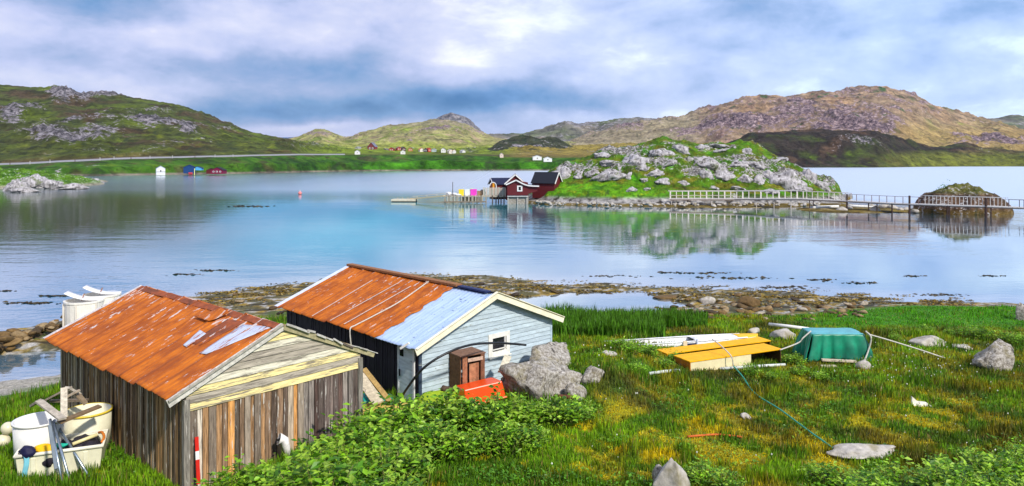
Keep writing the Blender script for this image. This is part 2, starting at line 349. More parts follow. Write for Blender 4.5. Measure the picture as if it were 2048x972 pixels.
# water
g = mat('water'); pos = g.coord('World')
big = g.noise(g.coord('World', (1, .35, 1)), .018, 4, .6, .6); ruff = g.ramp(big, [(.44, 0.0), (.58, 1.0)])
rip = g.noise(g.coord('World', (1, 1.6, 1)), .9, 3, .6); rip2 = g.noise(g.coord('World', (.5, 1.4, 1)), .22, 3, .5); fine = g.noise(g.coord('World', (1, 1.3, 1)), 4.0, 2, .6)
hgt = g.math('ADD', g.math('MULTIPLY', rip, .30), rip2); hgt = g.math('ADD', hgt, g.math('MULTIPLY', fine, .04))
wy = g.n('ShaderNodeSeparateXYZ', {0: pos}).outputs
far_ = g.n('ShaderNodeMapRange', {0: g.math('ADD', wy[1], g.math('MULTIPLY', g.math('MAXIMUM', g.math('SUBTRACT', wy[0], 42.0), 0.0), 1.3)), 1: 140.0, 2: 200.0}, clamp=True).outputs[0]; left_ = g.n('ShaderNodeMapRange', {0: wy[0], 1: -10.0, 2: -45.0}, clamp=True).outputs[0]
ruff = g.math('MAXIMUM', g.math('MULTIPLY', ruff, g.math('SUBTRACT', .6, g.math('MULTIPLY', left_, .42))), g.math('MAXIMUM', far_, g.math('MULTIPLY', left_, .05)))
far_r = g.math('MULTIPLY', far_, g.n('ShaderNodeMapRange', {0: wy[0], 1: -90.0, 2: 60.0, 3: .25, 4: 1.0}, clamp=True).outputs[0])
amp = g.math('ADD', .009, g.math('MULTIPLY', ruff, .12)); nrm = g.n('ShaderNodeBump', {'Strength': 1.0, 'Distance': amp, 'Height': hgt}).outputs[0]
fr = g.n('ShaderNodeFresnel', {'IOR': 1.5, 'Normal': nrm}).outputs[0]
shal = g.attr('shallow', 2)
body = g.mix(shal, (.01, .13, .19), (.34, .35, .35)); body = g.mix(g.ramp(big, [(.4, 0.0), (.6, .5)]), body, (.01, .14, .24))
body = g.mix(g.attr('sandy', 2), body, (.07, .47, .53)); body = g.mix(g.attr('refl_paint', 2), body, (.006, .035, .018))  # last mix paints the hill's dark reflection into the water colour
gl = g.n('ShaderNodeBsdfGlossy', {0: (.97, .98, 1, 1), 'Roughness': g.math('ADD', .02, g.math('ADD', g.math('MULTIPLY', far_r, .34), g.math('MULTIPLY', ruff, .04))), 'Normal': nrm}); df = g.n('ShaderNodeBsdfDiffuse', {0: body, 'Normal': nrm})
fac = g.math('MULTIPLY', g.math('POWER', fr, .50), 1.12, clamp=True); fac = g.math('MULTIPLY', fac, g.math('SUBTRACT', 1.0, g.math('ADD', g.math('MULTIPLY', g.attr('sandy', 2), .32), g.math('MULTIPLY', g.attr('refl_paint', 2), .22))))
ms = g.n('ShaderNodeMixShader', {0: fac, 1: df.outputs[0], 2: gl.outputs[0]}); g.t.links.new(ms.outputs[0], g.n('ShaderNodeOutputMaterial').inputs[0])
# rusty roof in shed coordinates: x across, y along the ridge
def rust(name, seed, pale=.56):
    g = mat(name); c = g.coord('Object', (1, 1, 1), (seed, 0, 0)); st = g.coord('Object', (.7, 4.0, .7), (seed, 3, 0))
    n = g.noise(c, 1.6, 6, .6); ns = g.noise(st, 1.8, 6, .65); nf = g.noise(g.coord('Object', (1.2, 3.2, 1.2), (seed, 1, 5)), 5.0, 6, .7); fl = g.noise(g.coord('Object', (1, 3.0, 1), (seed + 2, 7, 1)), 2.6, 6, .72)
    k = g.ramp(ns, [(.3, (.30, .065, .003)), (.5, (.52, .125, .003)), (.7, (.64, .18, .006))])
    k = g.mix(g.ramp(n, [(.45, 0.0), (.62, .75)]), k, (.27, .055, .006)); k = g.mix(g.ramp(nf, [(.60, 0.0), (.70, .6)]), k, (.16, .035, .01)); k = g.mix(g.math('MULTIPLY', g.attr('seam', 2), .7), k, (.20, .04, .006))
    near = g.attr('seam', 2)
    big2 = g.noise(g.coord('Object', (1, 1, 1), (seed, 4, 0)), .55, 3); sxx = g.n('ShaderNodeSeparateXYZ', {0: g.coord('Object')}).outputs[0]
    f2 = g.math('ADD', g.math('ADD', fl, g.math('MULTIPLY', near, .07)), g.math('MULTIPLY', g.math('SUBTRACT', big2, .5), .28)); f2 = g.math('ADD', f2, g.math('MULTIPLY', g.math('SUBTRACT', sxx, 1.2), .035)); k = g.mix(g.ramp(f2, [(pale + .075, 0.0), (pale + .10, .95)]), k, (.62, .55, .52))
    g.out(k, .7, g.bump(g.math('ADD', nf, ns), .4, .015), 0.0, .3)
rust('rust_old', 1.0, .525); rust('rust_new', 9.0, .545)
plain('rust_dark', (.30, .07, .02), .8, .5, 5, bump=.5, dirt=(.12, .04, .02))
g = mat('blue_sheet'); n = g.noise(g.coord('Object'), 7, 6, .7); n2 = g.noise(g.coord('Object', (1, 5, 1)), 1.5, 4, .6)
k = g.ramp(n2, [(.3, (.38, .52, .78)), (.7, (.56, .70, .92))]); k = g.mix(g.ramp(n, [(.60, 0.0), (.64, .85)]), k, (.07, .10, .17)); g.out(k, .45, g.bump(n, .2, .01), .2, .5)
g = mat('galv'); n = g.noise(g.coord('Object', (1, 4, 1)), 3, 6, .7); k = g.ramp(n, [(.38, (.42, .10, .02)), (.44, (.52, .56, .66)), (.7, (.66, .70, .82))]); g.out(k, .45, g.bump(n, .2, .01), .2, .5)
tinted('old_boards', .85, (7, 7, .45), 5, .25, 1.75, .8, (.62, .58, .52), .605)
tinted('old_siding', .8, (.8, .8, 12), 3.2, .5, 1.4, .6, (.20, .17, .14), .54)
tinted('blue_siding', .6, (1, 1, 5), 2.5, .7, 1.15, .25, (.28, .30, .28), .61)
tinted('painted', .6, (1, 1, 1), 5, .8, 1.1, .15, None)
tinted('worn_paint', .7, (1.5, 1.5, 1.5), 7, .6, 1.2, .4, (.24, .19, .15), .62)
tinted('raw_wood', .8, (2, 2, 2), 6, .55, 1.3, .4)
tinted('plastic', .35, (1, 1, 1), 4, .85, 1.06, .05, None, spec=.5)
tinted('shiny', .25, (1, 1, 1), 4, .9, 1.05, .02, None, spec=.6)
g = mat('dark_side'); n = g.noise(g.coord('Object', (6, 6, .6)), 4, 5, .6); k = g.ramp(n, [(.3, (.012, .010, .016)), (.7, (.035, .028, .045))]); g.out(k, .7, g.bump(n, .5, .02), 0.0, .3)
plain('steel', (.35, .42, .48), .3, .3, 20, metal=.8)
plain('glass', (.01, .012, .018), .08, .2, 3, spec=.8, bump=.02)
plain('tarp', (.003, .24, .13), .42, .35, 3, spec=.5, bump=.25, dirt=(.01, .10, .07)); plain('tarp_top_lit', (.10, .38, .42), .4, .2, 3, spec=.5)  # top copy is paler, with the light from above painted in
plain('net', (.0, .30, .24), .6, .5, 14, bump=.8)
plain('rope_green', (.03, .33, .22), .6, .3, 20); plain('rope_pale', (.55, .52, .46), .7, .3, 20); plain('hose', (.012, .012, .014), .4, .3, 5)
plain('road', (.24, .24, .26), .9, .2, 2, coordk='World'); plain('dark_roof', (.02, .022, .035), .6, .3, 2)
plain('red_wall', (.11, .006, .010), .7, .25, 2, stretch=(8, 8, .4)); plain('bark', (.10, .07, .04), .9, .4, 8)
g = mat('cloth_amber'); n = g.noise(g.coord('Object'), 5, 4); g.out(g.ramp(n, [(.4, (.5, .16, .01)), (.6, (.12, .05, .01))]), .6)

# ================================================================== SETTING
# near ground
gx = np.linspace(-44, 50, 560); gy = np.r_[np.linspace(-9, 13, 50)[:-1], np.linspace(13, 54, 330), np.linspace(54.3, 70, 20)]
GX, GY = np.meshgrid(gx, gy, indexing='ij'); GZ = zt(GX, GY)
edge = sst(54, 68, GY); GZ = GZ * (1 - edge) - 1.5 * edge
seaw = sst(.5, .25, GZ) * sst(-.3, -.05, GZ)
GZ = GZ + seaw * .05 * fbm(GX * 2.2, GY * 2.6, 4, .6) + (1 - seaw) * .03 * fbm(GX * 2, GY * 2, 3)
lb_ = (GX < -12) & (GY > 20) & (GY < 30.5); GZ = np.where(lb_, GZ, GZ)
col = gcol(GX, GY, GZ)
np_mesh('ground', np.stack([GX, GY, GZ], -1).reshape(-1, 3), grid_faces(len(gx), len(gy)), 'ground',
        {'tint': col.reshape(-1, 3), 'wet': (sst(.45, .2, GZ) * sst(26, 30, GY)).ravel()}, True)['kind'] = 'structure'
# water
pxs = np.linspace(-2600, 4600, 240); ds = np.r_[np.linspace(16, 62, 180), 64 * (9000 / 64.) ** np.linspace(0, 1, 90)]
PX, DS = np.meshgrid(pxs, ds, indexing='ij'); WX = (PX - HX) / F * DS
sh = np.zeros_like(WX); nearm = (DS < 62) & (np.abs(WX) < 45); sh[nearm] = sst(-.45, .02, zt(WX[nearm], DS[nearm])); sh *= (DS < 62)
WPX = PX; WPY = HY + F * H / DS
turq = np.exp(-((WPX - 660) / 430)**2 - ((WPY - 460) / 95)**2); refl_paint = sst(560, 330, WPX) * sst(350, 375, WPY) * sst(560, 450, WPY)  # second mask: painted dark reflection on the left water
np_mesh('water', np.stack([WX, DS, np.zeros_like(WX)], -1).reshape(-1, 3), grid_faces(len(pxs), len(ds)), 'water', {'shallow': sh.ravel(), 'sandy': np.clip(turq * (.85 + .5 * fbm(WX / 22, DS / 60, 4)), 0, 1).ravel(), 'refl_paint': refl_paint.ravel()}, True)['kind'] = 'structure'

LAY = {}
def layer(name, keys, material, vegf, ncol=500, nrow=140, amp=(6, 60, 1.2, 12), rock=[], smooth_k=3, fine=0.0, rock_base=0.0, kind='structure', rocknoise=.8, quiet=None):
    """terrain between a shore and a far side: for each bearing a list of (distance, height)"""
    kp = np.array([k[0] for k in keys], float); nr = len(keys[0][1])
    px = np.linspace(kp[0], kp[-1], ncol)
    D = np.stack([np.interp(px, kp, [k[1][r][0] for k in keys]) for r in range(nr)], 1)
    Zr = np.stack([np.interp(px, kp, [k[1][r][1] for k in keys]) for r in range(nr)], 1)
    tt = np.linspace(0, nr - 1, nrow); i0 = np.minimum(tt.astype(int), nr - 2); f = tt - i0
    Dd = D[:, i0] * (1 - f) + D[:, i0 + 1] * f
    m0 = np.gradient(Zr, axis=1); fz = f * f * (3 - 2 * f) * .35 + f * .65
    Zz = Zr[:, i0] * (1 - fz) + Zr[:, i0 + 1] * fz
    k = np.ones(smooth_k) / smooth_k
    if smooth_k > 1:
        pad = np.pad(Zz, ((0, 0), (smooth_k // 2, smooth_k // 2)), 'edge'); Zz = sum(pad[:, j:j + nrow] for j in range(smooth_k)) / smooth_k
    Xx = (px[:, None] - HX) / F * Dd
    land = sst(.3, 6 if amp[0] > 3 else 1.5, Zz)
    if quiet: land = land * (1 - .93 * sst(quiet[0], quiet[0] + .5, tt) * sst(quiet[1], quiet[1] - .5, tt))[None, :]
    base_px, base_py = proj(Xx, Dd, Zz)
    A, S, A2, S2 = amp
    rk = np.full(Zz.shape, float(rock_base))
    for (bx, by, rx, ry, wgt) in rock: rk += wgt * np.exp(-((base_px - bx) / rx)**2 - ((base_py - by) / ry)**2)
    rk += rocknoise * fbm(Xx / S * .9 + 3, Dd / S * .5 + Zz / S * 2, 5, .6)
    rk = np.clip(rk, 0, 1)
    Zz = Zz + land * (A * fbm(Xx / S, Dd / S, 5) + A2 * fbm(Xx / S2, Dd / S2, 5, .6, True) * (.35 + rk))
    V = np.stack([Xx, Dd, Zz], -1)
    LAY[name] = (kp, keys, D, px, Dd, Zz)
    cc = vegf(base_px, base_py, Xx, Dd, Zz)
    o = np_mesh(name, V.reshape(-1, 3), grid_faces(ncol, nrow), material, {'tint': cc.reshape(-1, 3), 'rock': rk.ravel()}, True)
    o['kind'] = kind; return o
def onlayer(name, px, d):
    kp, keys, D, P, Dd, Zz = LAY[name]; i = int(np.argmin(np.abs(P - px))); return float(np.interp(d, Dd[i], Zz[i]))
def Y(d, py): return (d, H - (py - HY) / F * d)
def W0(py): return H * F / (py - HY)
def blend(shape, base, parts):
    c = np.empty(shape + (3,)); c[...] = base
    for col, m in parts: m = np.clip(m, 0, 1)[..., None]; c = c * (1 - m) + np.array(col) * m
    return c

# far mountain with its haze blue painted in, and distant grey hills
def veg_far(px, py, x, d, z): n = fbm(x / 150, d / 150, 4); return blend(px.shape, (.17, .16, .12), [((.12, .15, .05), sst(.0, .4, n)), ((.28, .22, .15), sst(.0, .4, -n))])
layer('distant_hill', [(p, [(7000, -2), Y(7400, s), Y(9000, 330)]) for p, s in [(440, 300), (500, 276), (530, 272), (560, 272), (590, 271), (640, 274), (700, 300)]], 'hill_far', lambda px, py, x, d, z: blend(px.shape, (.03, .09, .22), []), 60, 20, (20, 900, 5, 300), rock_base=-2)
layer('grey_hill', [(p, [(1900, 0), Y(2100, 300), Y(2500, s), Y(3200, 320)]) for p, s in [(930, 290), (965, 273), (1000, 271), (1040, 270), (1065, 264), (1090, 257), (1130, 247), (1160, 250), (1200, 246), (1240, 239), (1280, 238), (1330, 240), (1420, 270)]], 'hill_far',
      veg_far, 300, 80, (14, 160, 14, 60), rock_base=.35)
layer('distant_ridge', [(p, [(2000, 0), Y(2300, 290), Y(2700, s), Y(3300, 320)]) for p, s in [(1900, 262), (1960, 240), (2010, 236), (2040, 233), (2100, 238), (2300, 250)]], 'hill_far', veg_far, 120, 60, (14, 160, 12, 60), rock_base=.2)
def peakrow(p, s): return (p, [(2200, 0), Y(2300, 300), Y(2480, 320 - (320 - s) * .72), Y(2600, s), Y(3000, 300)])
layer('domed_peak', [peakrow(*a) for a in [(850, 262), (872, 244), (885, 234), (900, 230), (915, 231), (930, 236), (942, 246), (955, 258), (968, 270), (990, 290)]], 'hill_far',
      lambda px, py, x, d, z: blend(px.shape, (.17, .17, .17), []), 150, 90, (10, 120, 14, 70), rock_base=.55)
def veg_c(px, py, x, d, z):
    n = fbm(x / 90, d / 90, 5); n2 = fbm(x / 30 + 7, d / 30, 4)
    return blend(px.shape, (.34, .32, .11), [((.22, .29, .03), sst(.0, .35, n)), ((.40, .30, .17), sst(.0, .3, n2)), ((.34, .40, .04), sst(285, 300, py) * .7), ((.30, .25, .17), sst(262, 250, py) * .6)])
layer('centre_hill', [(p, [Y(1150, 306), Y(1300, 299), Y(1500, min(s + 22, 292)), Y(1750, s), Y(2200, 318)]) for p, s in
      [(560, 285), (590, 279), (610, 270), (630, 262), (648, 262), (665, 268), (690, 275), (705, 274), (725, 266), (760, 258), (800, 250), (830, 246), (870, 245), (905, 247), (935, 255), (960, 268), (990, 280), (1040, 283), (1100, 286), (1200, 290), (1300, 290)]],
      'hill_dry', veg_c, 460, 130, (8, 110, 15, 50), rock=[(640, 272, 25, 8, .5), (880, 265, 60, 12, .3)], rock_base=.12)
def veg_r(px, py, x, d, z):
    n = fbm(x / 80, d / 80, 5); n2 = fbm(x / 28 + 7, d / 28, 4)
    return blend(px.shape, (.34, .24, .15), [((.42, .27, .15), sst(-.1, .3, n)), ((.27, .16, .14), sst(-.05, .25, n2) * sst(1900, 1700, px)), ((.05, .13, .03), sst(.12, .4, n2) * sst(1980, 1760, px) * sst(1380, 1480, px) * .9), ((.22, .26, .04), sst(.1, .4, -n) * sst(1780, 1900, px)), ((.31, .28, .17), sst(1440, 1360, px) * .7),
                                       ((.36, .26, .06), sst(1700, 1850, px) * sst(230, 280, py) * .6)])
layer('mountain', [(p, [Y(1120, 319), Y(1140, min(s + 95, 302)), Y(1250, min(s + 62, 292)), Y(1400, s + 22 if s < 240 else s + 12), Y(1560, s + 4), Y(2100, 315)]) for p, s in
      [(1140, 285), (1180, 272), (1220, 262), (1260, 254), (1300, 247), (1335, 242), (1370, 233), (1400, 224), (1440, 212), (1470, 203), (1500, 198), (1530, 195), (1570, 195), (1610, 190), (1640, 185), (1670, 184), (1700, 181), (1725, 179), (1745, 175), (1770, 175), (1790, 181), (1820, 191), (1850, 204), (1880, 215), (1920, 226), (1960, 236), (2000, 246), (2048, 262), (2150, 290), (2300, 310)]],
      'hill_dry', veg_r, 680, 210, (10, 120, 21, 70), rock=[(1640, 228, 200, 46, .42), (1450, 250, 75, 28, .35), (1720, 250, 90, 25, .35), (1980, 285, 80, 14, .5), (1240, 262, 60, 10, .2)], rock_base=.03, rocknoise=1.4)
def veg_e(px, py, x, d, z):
    n = fbm(x / 35, d / 35, 5); n2 = fbm(x / 12 + 7, d / 12, 4)
    return blend(px.shape, (.038, .028, .020), [((.05, .065, .014), sst(.0, .3, n)), ((.09, .14, .015), sst(.1, .4, n2) * sst(296, 318, py)), ((.10, .06, .035), sst(.1, .35, -n)), ((.17, .19, .02), sst(1700, 1850, px) * sst(300, 318, py) * .75), ((.20, .13, .06), sst(1900, 1980, px) * sst(315, 300, py) * .5)])
layer('dark_headland', [(p, [(W0(w_) - 15, -2), Y(W0(w_), w_), Y(W0(w_) + 14, w_ - 7), Y(W0(w_) + 70, s + 18 if s < 290 else s + 8), Y(W0(w_) + 120, s), Y(W0(w_) + 200, 319)]) for p, s, w_ in
      [(1380, 318, 335.5), (1430, 300, 335.5), (1470, 283, 335.5), (1500, 271, 335.5), (1550, 265, 335.3), (1600, 263, 335.2), (1700, 263, 335), (1750, 267, 335), (1790, 275, 334.5), (1830, 288, 334), (1870, 296, 333.5), (1930, 290, 333), (1960, 299, 333), (2048, 306, 333), (2300, 300, 333)]],
      'hill_green', veg_e, 420, 130, (4, 50, 10, 20), rock=[(1700, 285, 130, 12, .25)], rock_base=-.05)

# left hillside with the road on its bank
Lk = []
for p, wl, rd, foot, s in [(-420, 352, 336, 330, 140), (-200, 352, 334, 328, 155), (0, 352, 331, 326, 171), (60, 352, 328.5, 322, 176), (100, 352, 326.5, 320, 178), (128, 352, 325, 319, 180), (150, 352, 324, 318, 190), (170, 352, 323, 317, 197), (200, 352, 321.5, 315, 195), (230, 351, 320, 314, 195),
                           (300, 350, 318, 312, 203), (370, 348.5, 316, 310, 219), (420, 348, 314.5, 309, 236), (450, 347.5, 314, 308, 252), (490, 347, 313, 307, 266), (530, 346, 312, 306, 276), (580, 345, 311, 305, 283), (640, 343.5, 310.5, 305, 293), (700, 342.5, 310, 306, 303), (760, 342, 310, 307, 305), (850, 341.5, 310, 308, 305),
                           (940, 341.2, 311, 308, 304), (1000, 341, 313, 307, 300), (1080, 341, 316, 303, 297), (1150, 341, 315, 303, 294), (1250, 340, 315, 303, 292), (1420, 339, 318, 306, 290), (1520, 337, 318, 308, 300)]:
    d0 = W0(wl); dr = d0 + 30; df = dr + 30 if p < 640 else dr + 150; dk = 900 if p < 640 else 1150
    mid = (foot * .62 + s * .38); mid2 = (foot * .28 + s * .72)
    Lk.append((p, [(d0 - 12, -2), (d0, 0.02), Y(d0 + 9, wl - (wl - rd) * .55), Y(dr, rd), Y(dr + 9, rd - .15), Y(df, foot), Y(df + (dk - df) * .3, mid), Y(df + (dk - df) * .62, mid2), Y(dk, s), Y(dk + 300, 318)]))
def veg_l(px, py, x, d, z):
    n = fbm(x / 45, d / 60, 5); n2 = fbm(x / 16 + 7, d / 16, 4); low = sst(318, 326, py) * sst(700, 400, px)
    c = blend(px.shape, (.075, .09, .018), [((.11, .15, .012), sst(-.05, .3, n)), ((.10, .06, .03), sst(.0, .3, -n) * .9), ((.035, .05, .012), sst(.1, .35, -n2) * .7), ((.17, .20, .02), sst(.1, .45, n2) * sst(230, 290, py))])
    cl = blend(px.shape, (.06, .16, .008), [((.03, .10, .008), sst(-.05, .25, n2)), ((.17, .30, .01), sst(.05, .35, n2) * sst(500, 100, px)), ((.09, .07, .03), sst(.12, .4, -n2 + .1) * .8)])
    m = sst(.0, 3, (312 + np.clip((230 - px) / 16, -5, 25)) - (320 - (py - 0)) - 312 + 8)  # below the road
    rd_ = np.interp(px, [k[0] for k in Lk], [HY - F * (k[1][3][1] - H) / k[1][3][0] for k in Lk])
    m = sst(-.5, 1.5, py - rd_)
    c = c * (1 - m[..., None]) + cl * m[..., None]
    h = sst(9, 2, rd_ - py) * sst(0, 2, rd_ - py) * sst(360, 300, px) * .85; c = c * (1 - h[..., None]) + np.array((.17, .09, .055)) * h[..., None]
    y = sst(560, 680, px) * sst(311, 306, py); c = c * (1 - y[..., None]) + np.array((.20, .27, .02)) * y[..., None]
    t = sst(980, 1060, px) * sst(318, 310, py) * .85; c = c * (1 - t[..., None]) + np.array((.33, .23, .05)) * t[..., None]
    v = sst(640, 760, px) * sst(322, 332, py); c = c * (1 - v[..., None]) + np.array((.045, .17, .006)) * v[..., None] * (.6 + .8 * sst(-.4, .4, n2))[..., None]
    sh_ = sst(1.4, .3, z); return c * (1 - sh_[..., None]) + np.array((.24, .20, .15)) * sh_[..., None]
layer('hillside', Lk, 'hill_green', veg_l, 900, 280, (6, 90, 10.5, 32),
      rock=[(125, 192, 26, 13, .8), (170, 205, 20, 8, .5), (215, 196, 40, 5, .5), (20, 235, 30, 16, .6), (80, 262, 50, 20, .55), (60, 220, 40, 6, .45), (150, 248, 50, 5, .6), (200, 265, 40, 7, .5), (150, 282, 60, 10, .6), (230, 240, 80, 8, .45), (280, 250, 70, 8, .5), (330, 222, 40, 6, .35), (375, 270, 22, 10, .7), (330, 258, 60, 7, .5), (640, 300, 60, 4, .35), (450, 262, 40, 8, .25)],
      rock_base=.02, rocknoise=1.0, quiet=(1.6, 5.3))
# the road ribbon following the bank
pr = np.linspace(-400, 690, 300); rv = []
kp = [k[0] for k in Lk]
for p in pr:
    d1 = np.interp(p, kp, [k[1][3][0] for k in Lk]) + 1.0
    for dd in (0, 6.5):
        d = d1 + dd; z = onlayer('hillside', p, d1 + 3) + .55 + dd * .06; rv.append(((p - HX) / F * d, d, z))
rv = np.array(rv).reshape(-1, 2, 3); k7 = np.ones(9) / 9
rv[:, :, 2] = np.stack([np.convolve(np.pad(rv[:, j, 2], 4, 'edge'), k7, 'valid') for j in (0, 1)], 1)
low = rv[:, :1].copy(); low[..., 2] -= 1.6; low[..., 1] -= 1.2; allv = np.concatenate([low, rv], 1)
np_mesh('road', allv.reshape(-1, 3), grid_faces(300, 3), 'road', None, True)['kind'] = 'structure'
# small dark knoll right of the village
layer('dark_knoll', [(p, [(700, 2), Y(760, 306), Y(800, (s + 306) / 2 - 2), Y(840, s), Y(960, 318)]) for p, s in [(960, 308), (985, 296), (1000, 283), (1030, 274), (1060, 273), (1080, 278), (1100, 274), (1120, 281), (1138, 292), (1160, 306)]], 'hill_green',
      lambda px, py, x, d, z: blend(px.shape, (.055, .06, .03), [((.03, .05, .02), sst(0, .3, fbm(x / 9, d / 9, 4)))]), 160, 70, (3, 20, 5, 12), rock=[(1060, 297, 60, 6, .35)], rock_base=.1)

# island
Ik = []
for p, s, d1, sh_, wl in [(1036, 400, 150, 403, 404), (1050, 392, 150, 399, 405.5), (1075, 372, 150, 393, 407), (1095, 350, 150, 386, 409), (1120, 338, 151, 382, 410), (1160, 322, 152, 380, 411), (1200, 308, 153, 378, 411.5), (1260, 299, 155, 378, 412), (1300, 286, 157, 380, 412), (1325, 277, 158, 380, 412), (1365, 283, 158, 381, 412), (1400, 290, 158, 381, 412),
                       (1430, 291, 157, 382, 411), (1480, 289, 156, 382, 411), (1520, 302, 155, 384, 411), (1560, 320, 154, 388, 411), (1600, 340, 152, 390, 411), (1635, 362, 150, 394, 411), (1660, 370, 148, 400, 411), (1685, 392, 146, 406, 412), (1705, 408, 144, 411, 413)]:
    d0 = W0(wl); Ik.append((p, [(d0 - 4, -1.5), (d0, .0), Y(d0 + 1.5, wl - 5), Y(d0 + 7, sh_), Y(d0 + 13, s + (sh_ - s) * .45), Y(d1, s), (d1 + 16, 3 if s < 380 else .5), (d1 + 24, -1.5)]))
def veg_i(px, py, x, d, z):
    n = fbm(x / 3.5, d / 3.5 + z / 3, 5); n2 = fbm(x / 1.4 + 7, d / 1.4, 4)
    c = blend(px.shape, (.08, .17, .008), [((.17, .17, .015), sst(.0, .3, n)), ((.06, .25, .006), sst(.1, .4, -n)), ((.09, .07, .02), sst(.1, .45, n2) * .7)])
    m = sst(366, 376, py) * sst(1345, 1300, px); c = c * (1 - m[..., None]) + blend(px.shape, (.10, .27, .006), [((.22, .28, .01), sst(.0, .4, n2)), ((.05, .17, .008), sst(0, .4, n))]) * m[..., None]
    s_ = sst(1.6, .9, z); c = c * (1 - s_[..., None]) + blend(px.shape, (.33, .31, .29), [((.06, .05, .04), sst(.0, .3, n2))]) * s_[..., None]
    w_ = sst(.45, .2, z); return c * (1 - w_[..., None]) + np.array((.16, .11, .02)) * w_[..., None]
layer('island', Ik, 'isle', veg_i, 680, 190, (1.2, 9, 2.2, 6.0), smooth_k=3, rock=[(1440, 345, 110, 18, .35), (1200, 345, 90, 14, .2), (1280, 320, 60, 14, .25), (1560, 360, 90, 18, .35), (1450, 300, 80, 8, .2), (1200, 388, 150, 12, -1.1)], rock_base=.15, rocknoise=1.0)
# shoals: low seaweed shelf between the island and the islet, and the islet itself
def shoal(name, x0, x1, d0, d1, h, seed, material='isle', colf=None, kind='structure', n=90, p=1.5, rk=0.0, namp=.5):
    u = np.linspace(0, 1, n); A, B = np.meshgrid(u, u, indexing='ij'); x = x0 + (x1 - x0) * A; d = d0 + (d1 - d0) * B
    e = np.clip(1 - np.abs(2 * A - 1)**2.6 - np.abs(2 * B - 1)**2.6, -1, 1)
    z = h * np.sign(e) * np.abs(e)**(1 / p) * (1 + namp * fbm(x / 4 + seed, d / 4, 5)) + .25 * h**.5 * fbm(x / 1.2, d / 1.2 + seed, 4, .6) * (e > -.3); z = np.where(e < 0, z - .3, z)
    c = colf(x, d, z); V = np.stack([x, d, z], -1)
    o = np_mesh(name, V.reshape(-1, 3), grid_faces(n, n), material, {'tint': c.reshape(-1, 3), 'rock': np.full(n * n, rk)}, True); o['kind'] = kind; return o
def c_sh(x, d, z): n = fbm(x / 3, d / 3, 4); return blend(x.shape, (.17, .12, .025), [((.07, .05, .02), sst(0, .3, n)), ((.3, .24, .12), sst(.1, .35, -n))])
def c_is(x, d, z): n = fbm(x / 2, d / 2, 4); return blend(x.shape, (.13, .075, .045), [((.055, .035, .03), sst(0, .3, n)), ((.13, .16, .02), sst(2.6, 3.4, z) * .6), ((.17, .11, .03), sst(.8, .4, z))])
shoal('shoal', 46, 66, 112, 125, .30, 3, colf=c_sh, rk=-.4)
shoal('shoal', 24, 50, 124, 131, .15, 5, colf=c_sh, rk=-.4)
il = shoal('islet', 62.5, 75.5, 108.0, 119, 3.6, 11, 'isle', c_is, p=1.7, n=120, rk=.30, namp=.55)

# rocky point on the left shore
def c_pt(x, d, z): n = fbm(x / 12, d / 12, 4); return blend(x.shape, (.10, .22, .01), [((.05, .14, .01), sst(0, .3, n)), ((.3, .27, .2), sst(1.2, .3, z))])
shoal('rocky_point', -240, -132, 198, 262, 4.6, 21, 'isle', c_pt, p=1.6, n=190, rk=.30, namp=.9)
shoal('rocky_point', -200, -148, 252, 282, 1.7, 25, 'isle', c_pt, p=1.6, n=130, rk=.30, namp=.9)


# ================================================================== THE TWO SHEDS
def gable_boards(mb, Wd, hw, hr, z0, ys, bh, th_, cols, sgn=-1, lap=.024, side=0.0, hole=None):
    z = z0; i = 0
    def xr(zz):
        if zz <= hw: return -side, Wd + side
        k = (hw + hr - zz) / hr; return Wd / 2 - (Wd / 2 + side) * k, Wd / 2 + (Wd / 2 + side) * k
    while z < hw + hr - .03:
        zt_ = min(z + bh, hw + hr - .01); a0, b0 = xr(z); a1, b1 = xr(zt_); c = cols(i)
        segs = [(a0, b0, a1, b1)]
        if hole and not (zt_ <= hole[2] or z >= hole[3]): segs = [(a0, hole[0], a1, hole[0]), (hole[1], b0, hole[1], b1)]
        for (p0, q0, p1, q1) in segs:
            vs = [(p0, ys - th_ - lap, z), (q0, ys - th_ - lap, z), (q1, ys - th_, zt_), (p1, ys - th_, zt_), (p0, ys, z), (q0, ys, z), (q1, ys, zt_), (p1, ys, zt_)]
            mb.add(vs, [(0, 1, 2, 3), (4, 7, 6, 5), (0, 4, 5, 1), (1, 5, 6, 2), (2, 6, 7, 3), (3, 7, 4, 0)], c)
        z = zt_; i += 1
def roof_part(name, parent, xa, xb, ya, yb, zf, material, step=.85, rib=.022, ragged=None, lift=.05, sag=.03, nx=26, ny=None, seed=0):
    ny = ny or int((yb - ya) / .035) + 2; u = np.linspace(0, 1, nx); v = np.linspace(0, 1, ny); A, B = np.meshgrid(u, v, indexing='ij')
    x = xa + (xb - xa) * A; y0 = ya + (ragged(x) if ragged else 0); y = y0 + (yb - y0) * B
    x = x + (A < .01) * .03 * np.sign(xa - xb) * pn(np.floor(y / step) * 3.1 + seed, y * 0 + .5) * 2.5
    ph = np.abs((y / step + 100) % 1 - .5) * step; seam = np.exp(-((ph - .5 * step) / .05)**2)
    z = zf(x) + lift + rib * seam + .022 * pn(np.floor(y / step) * 5.3 + seed + .5, y * 0 + 1.5) * 2 + .03 * ((y / step) % 1) + .006 * np.sin(y * 2 * math.pi / .17) - sag * np.sin(A * math.pi) * .5 + .018 * fbm(x * 1.1 + seed, y * .9, 3)
    n = nx * ny; top = np.stack([x, y, z], -1).reshape(-1, 3); o = np_mesh(name, top, grid_faces(nx, ny), material, {'seam': seam.ravel()}, True, parent)
    m = o.modifiers.new('solid', 'SOLIDIFY'); m.thickness = .018; m.offset = -1; return o
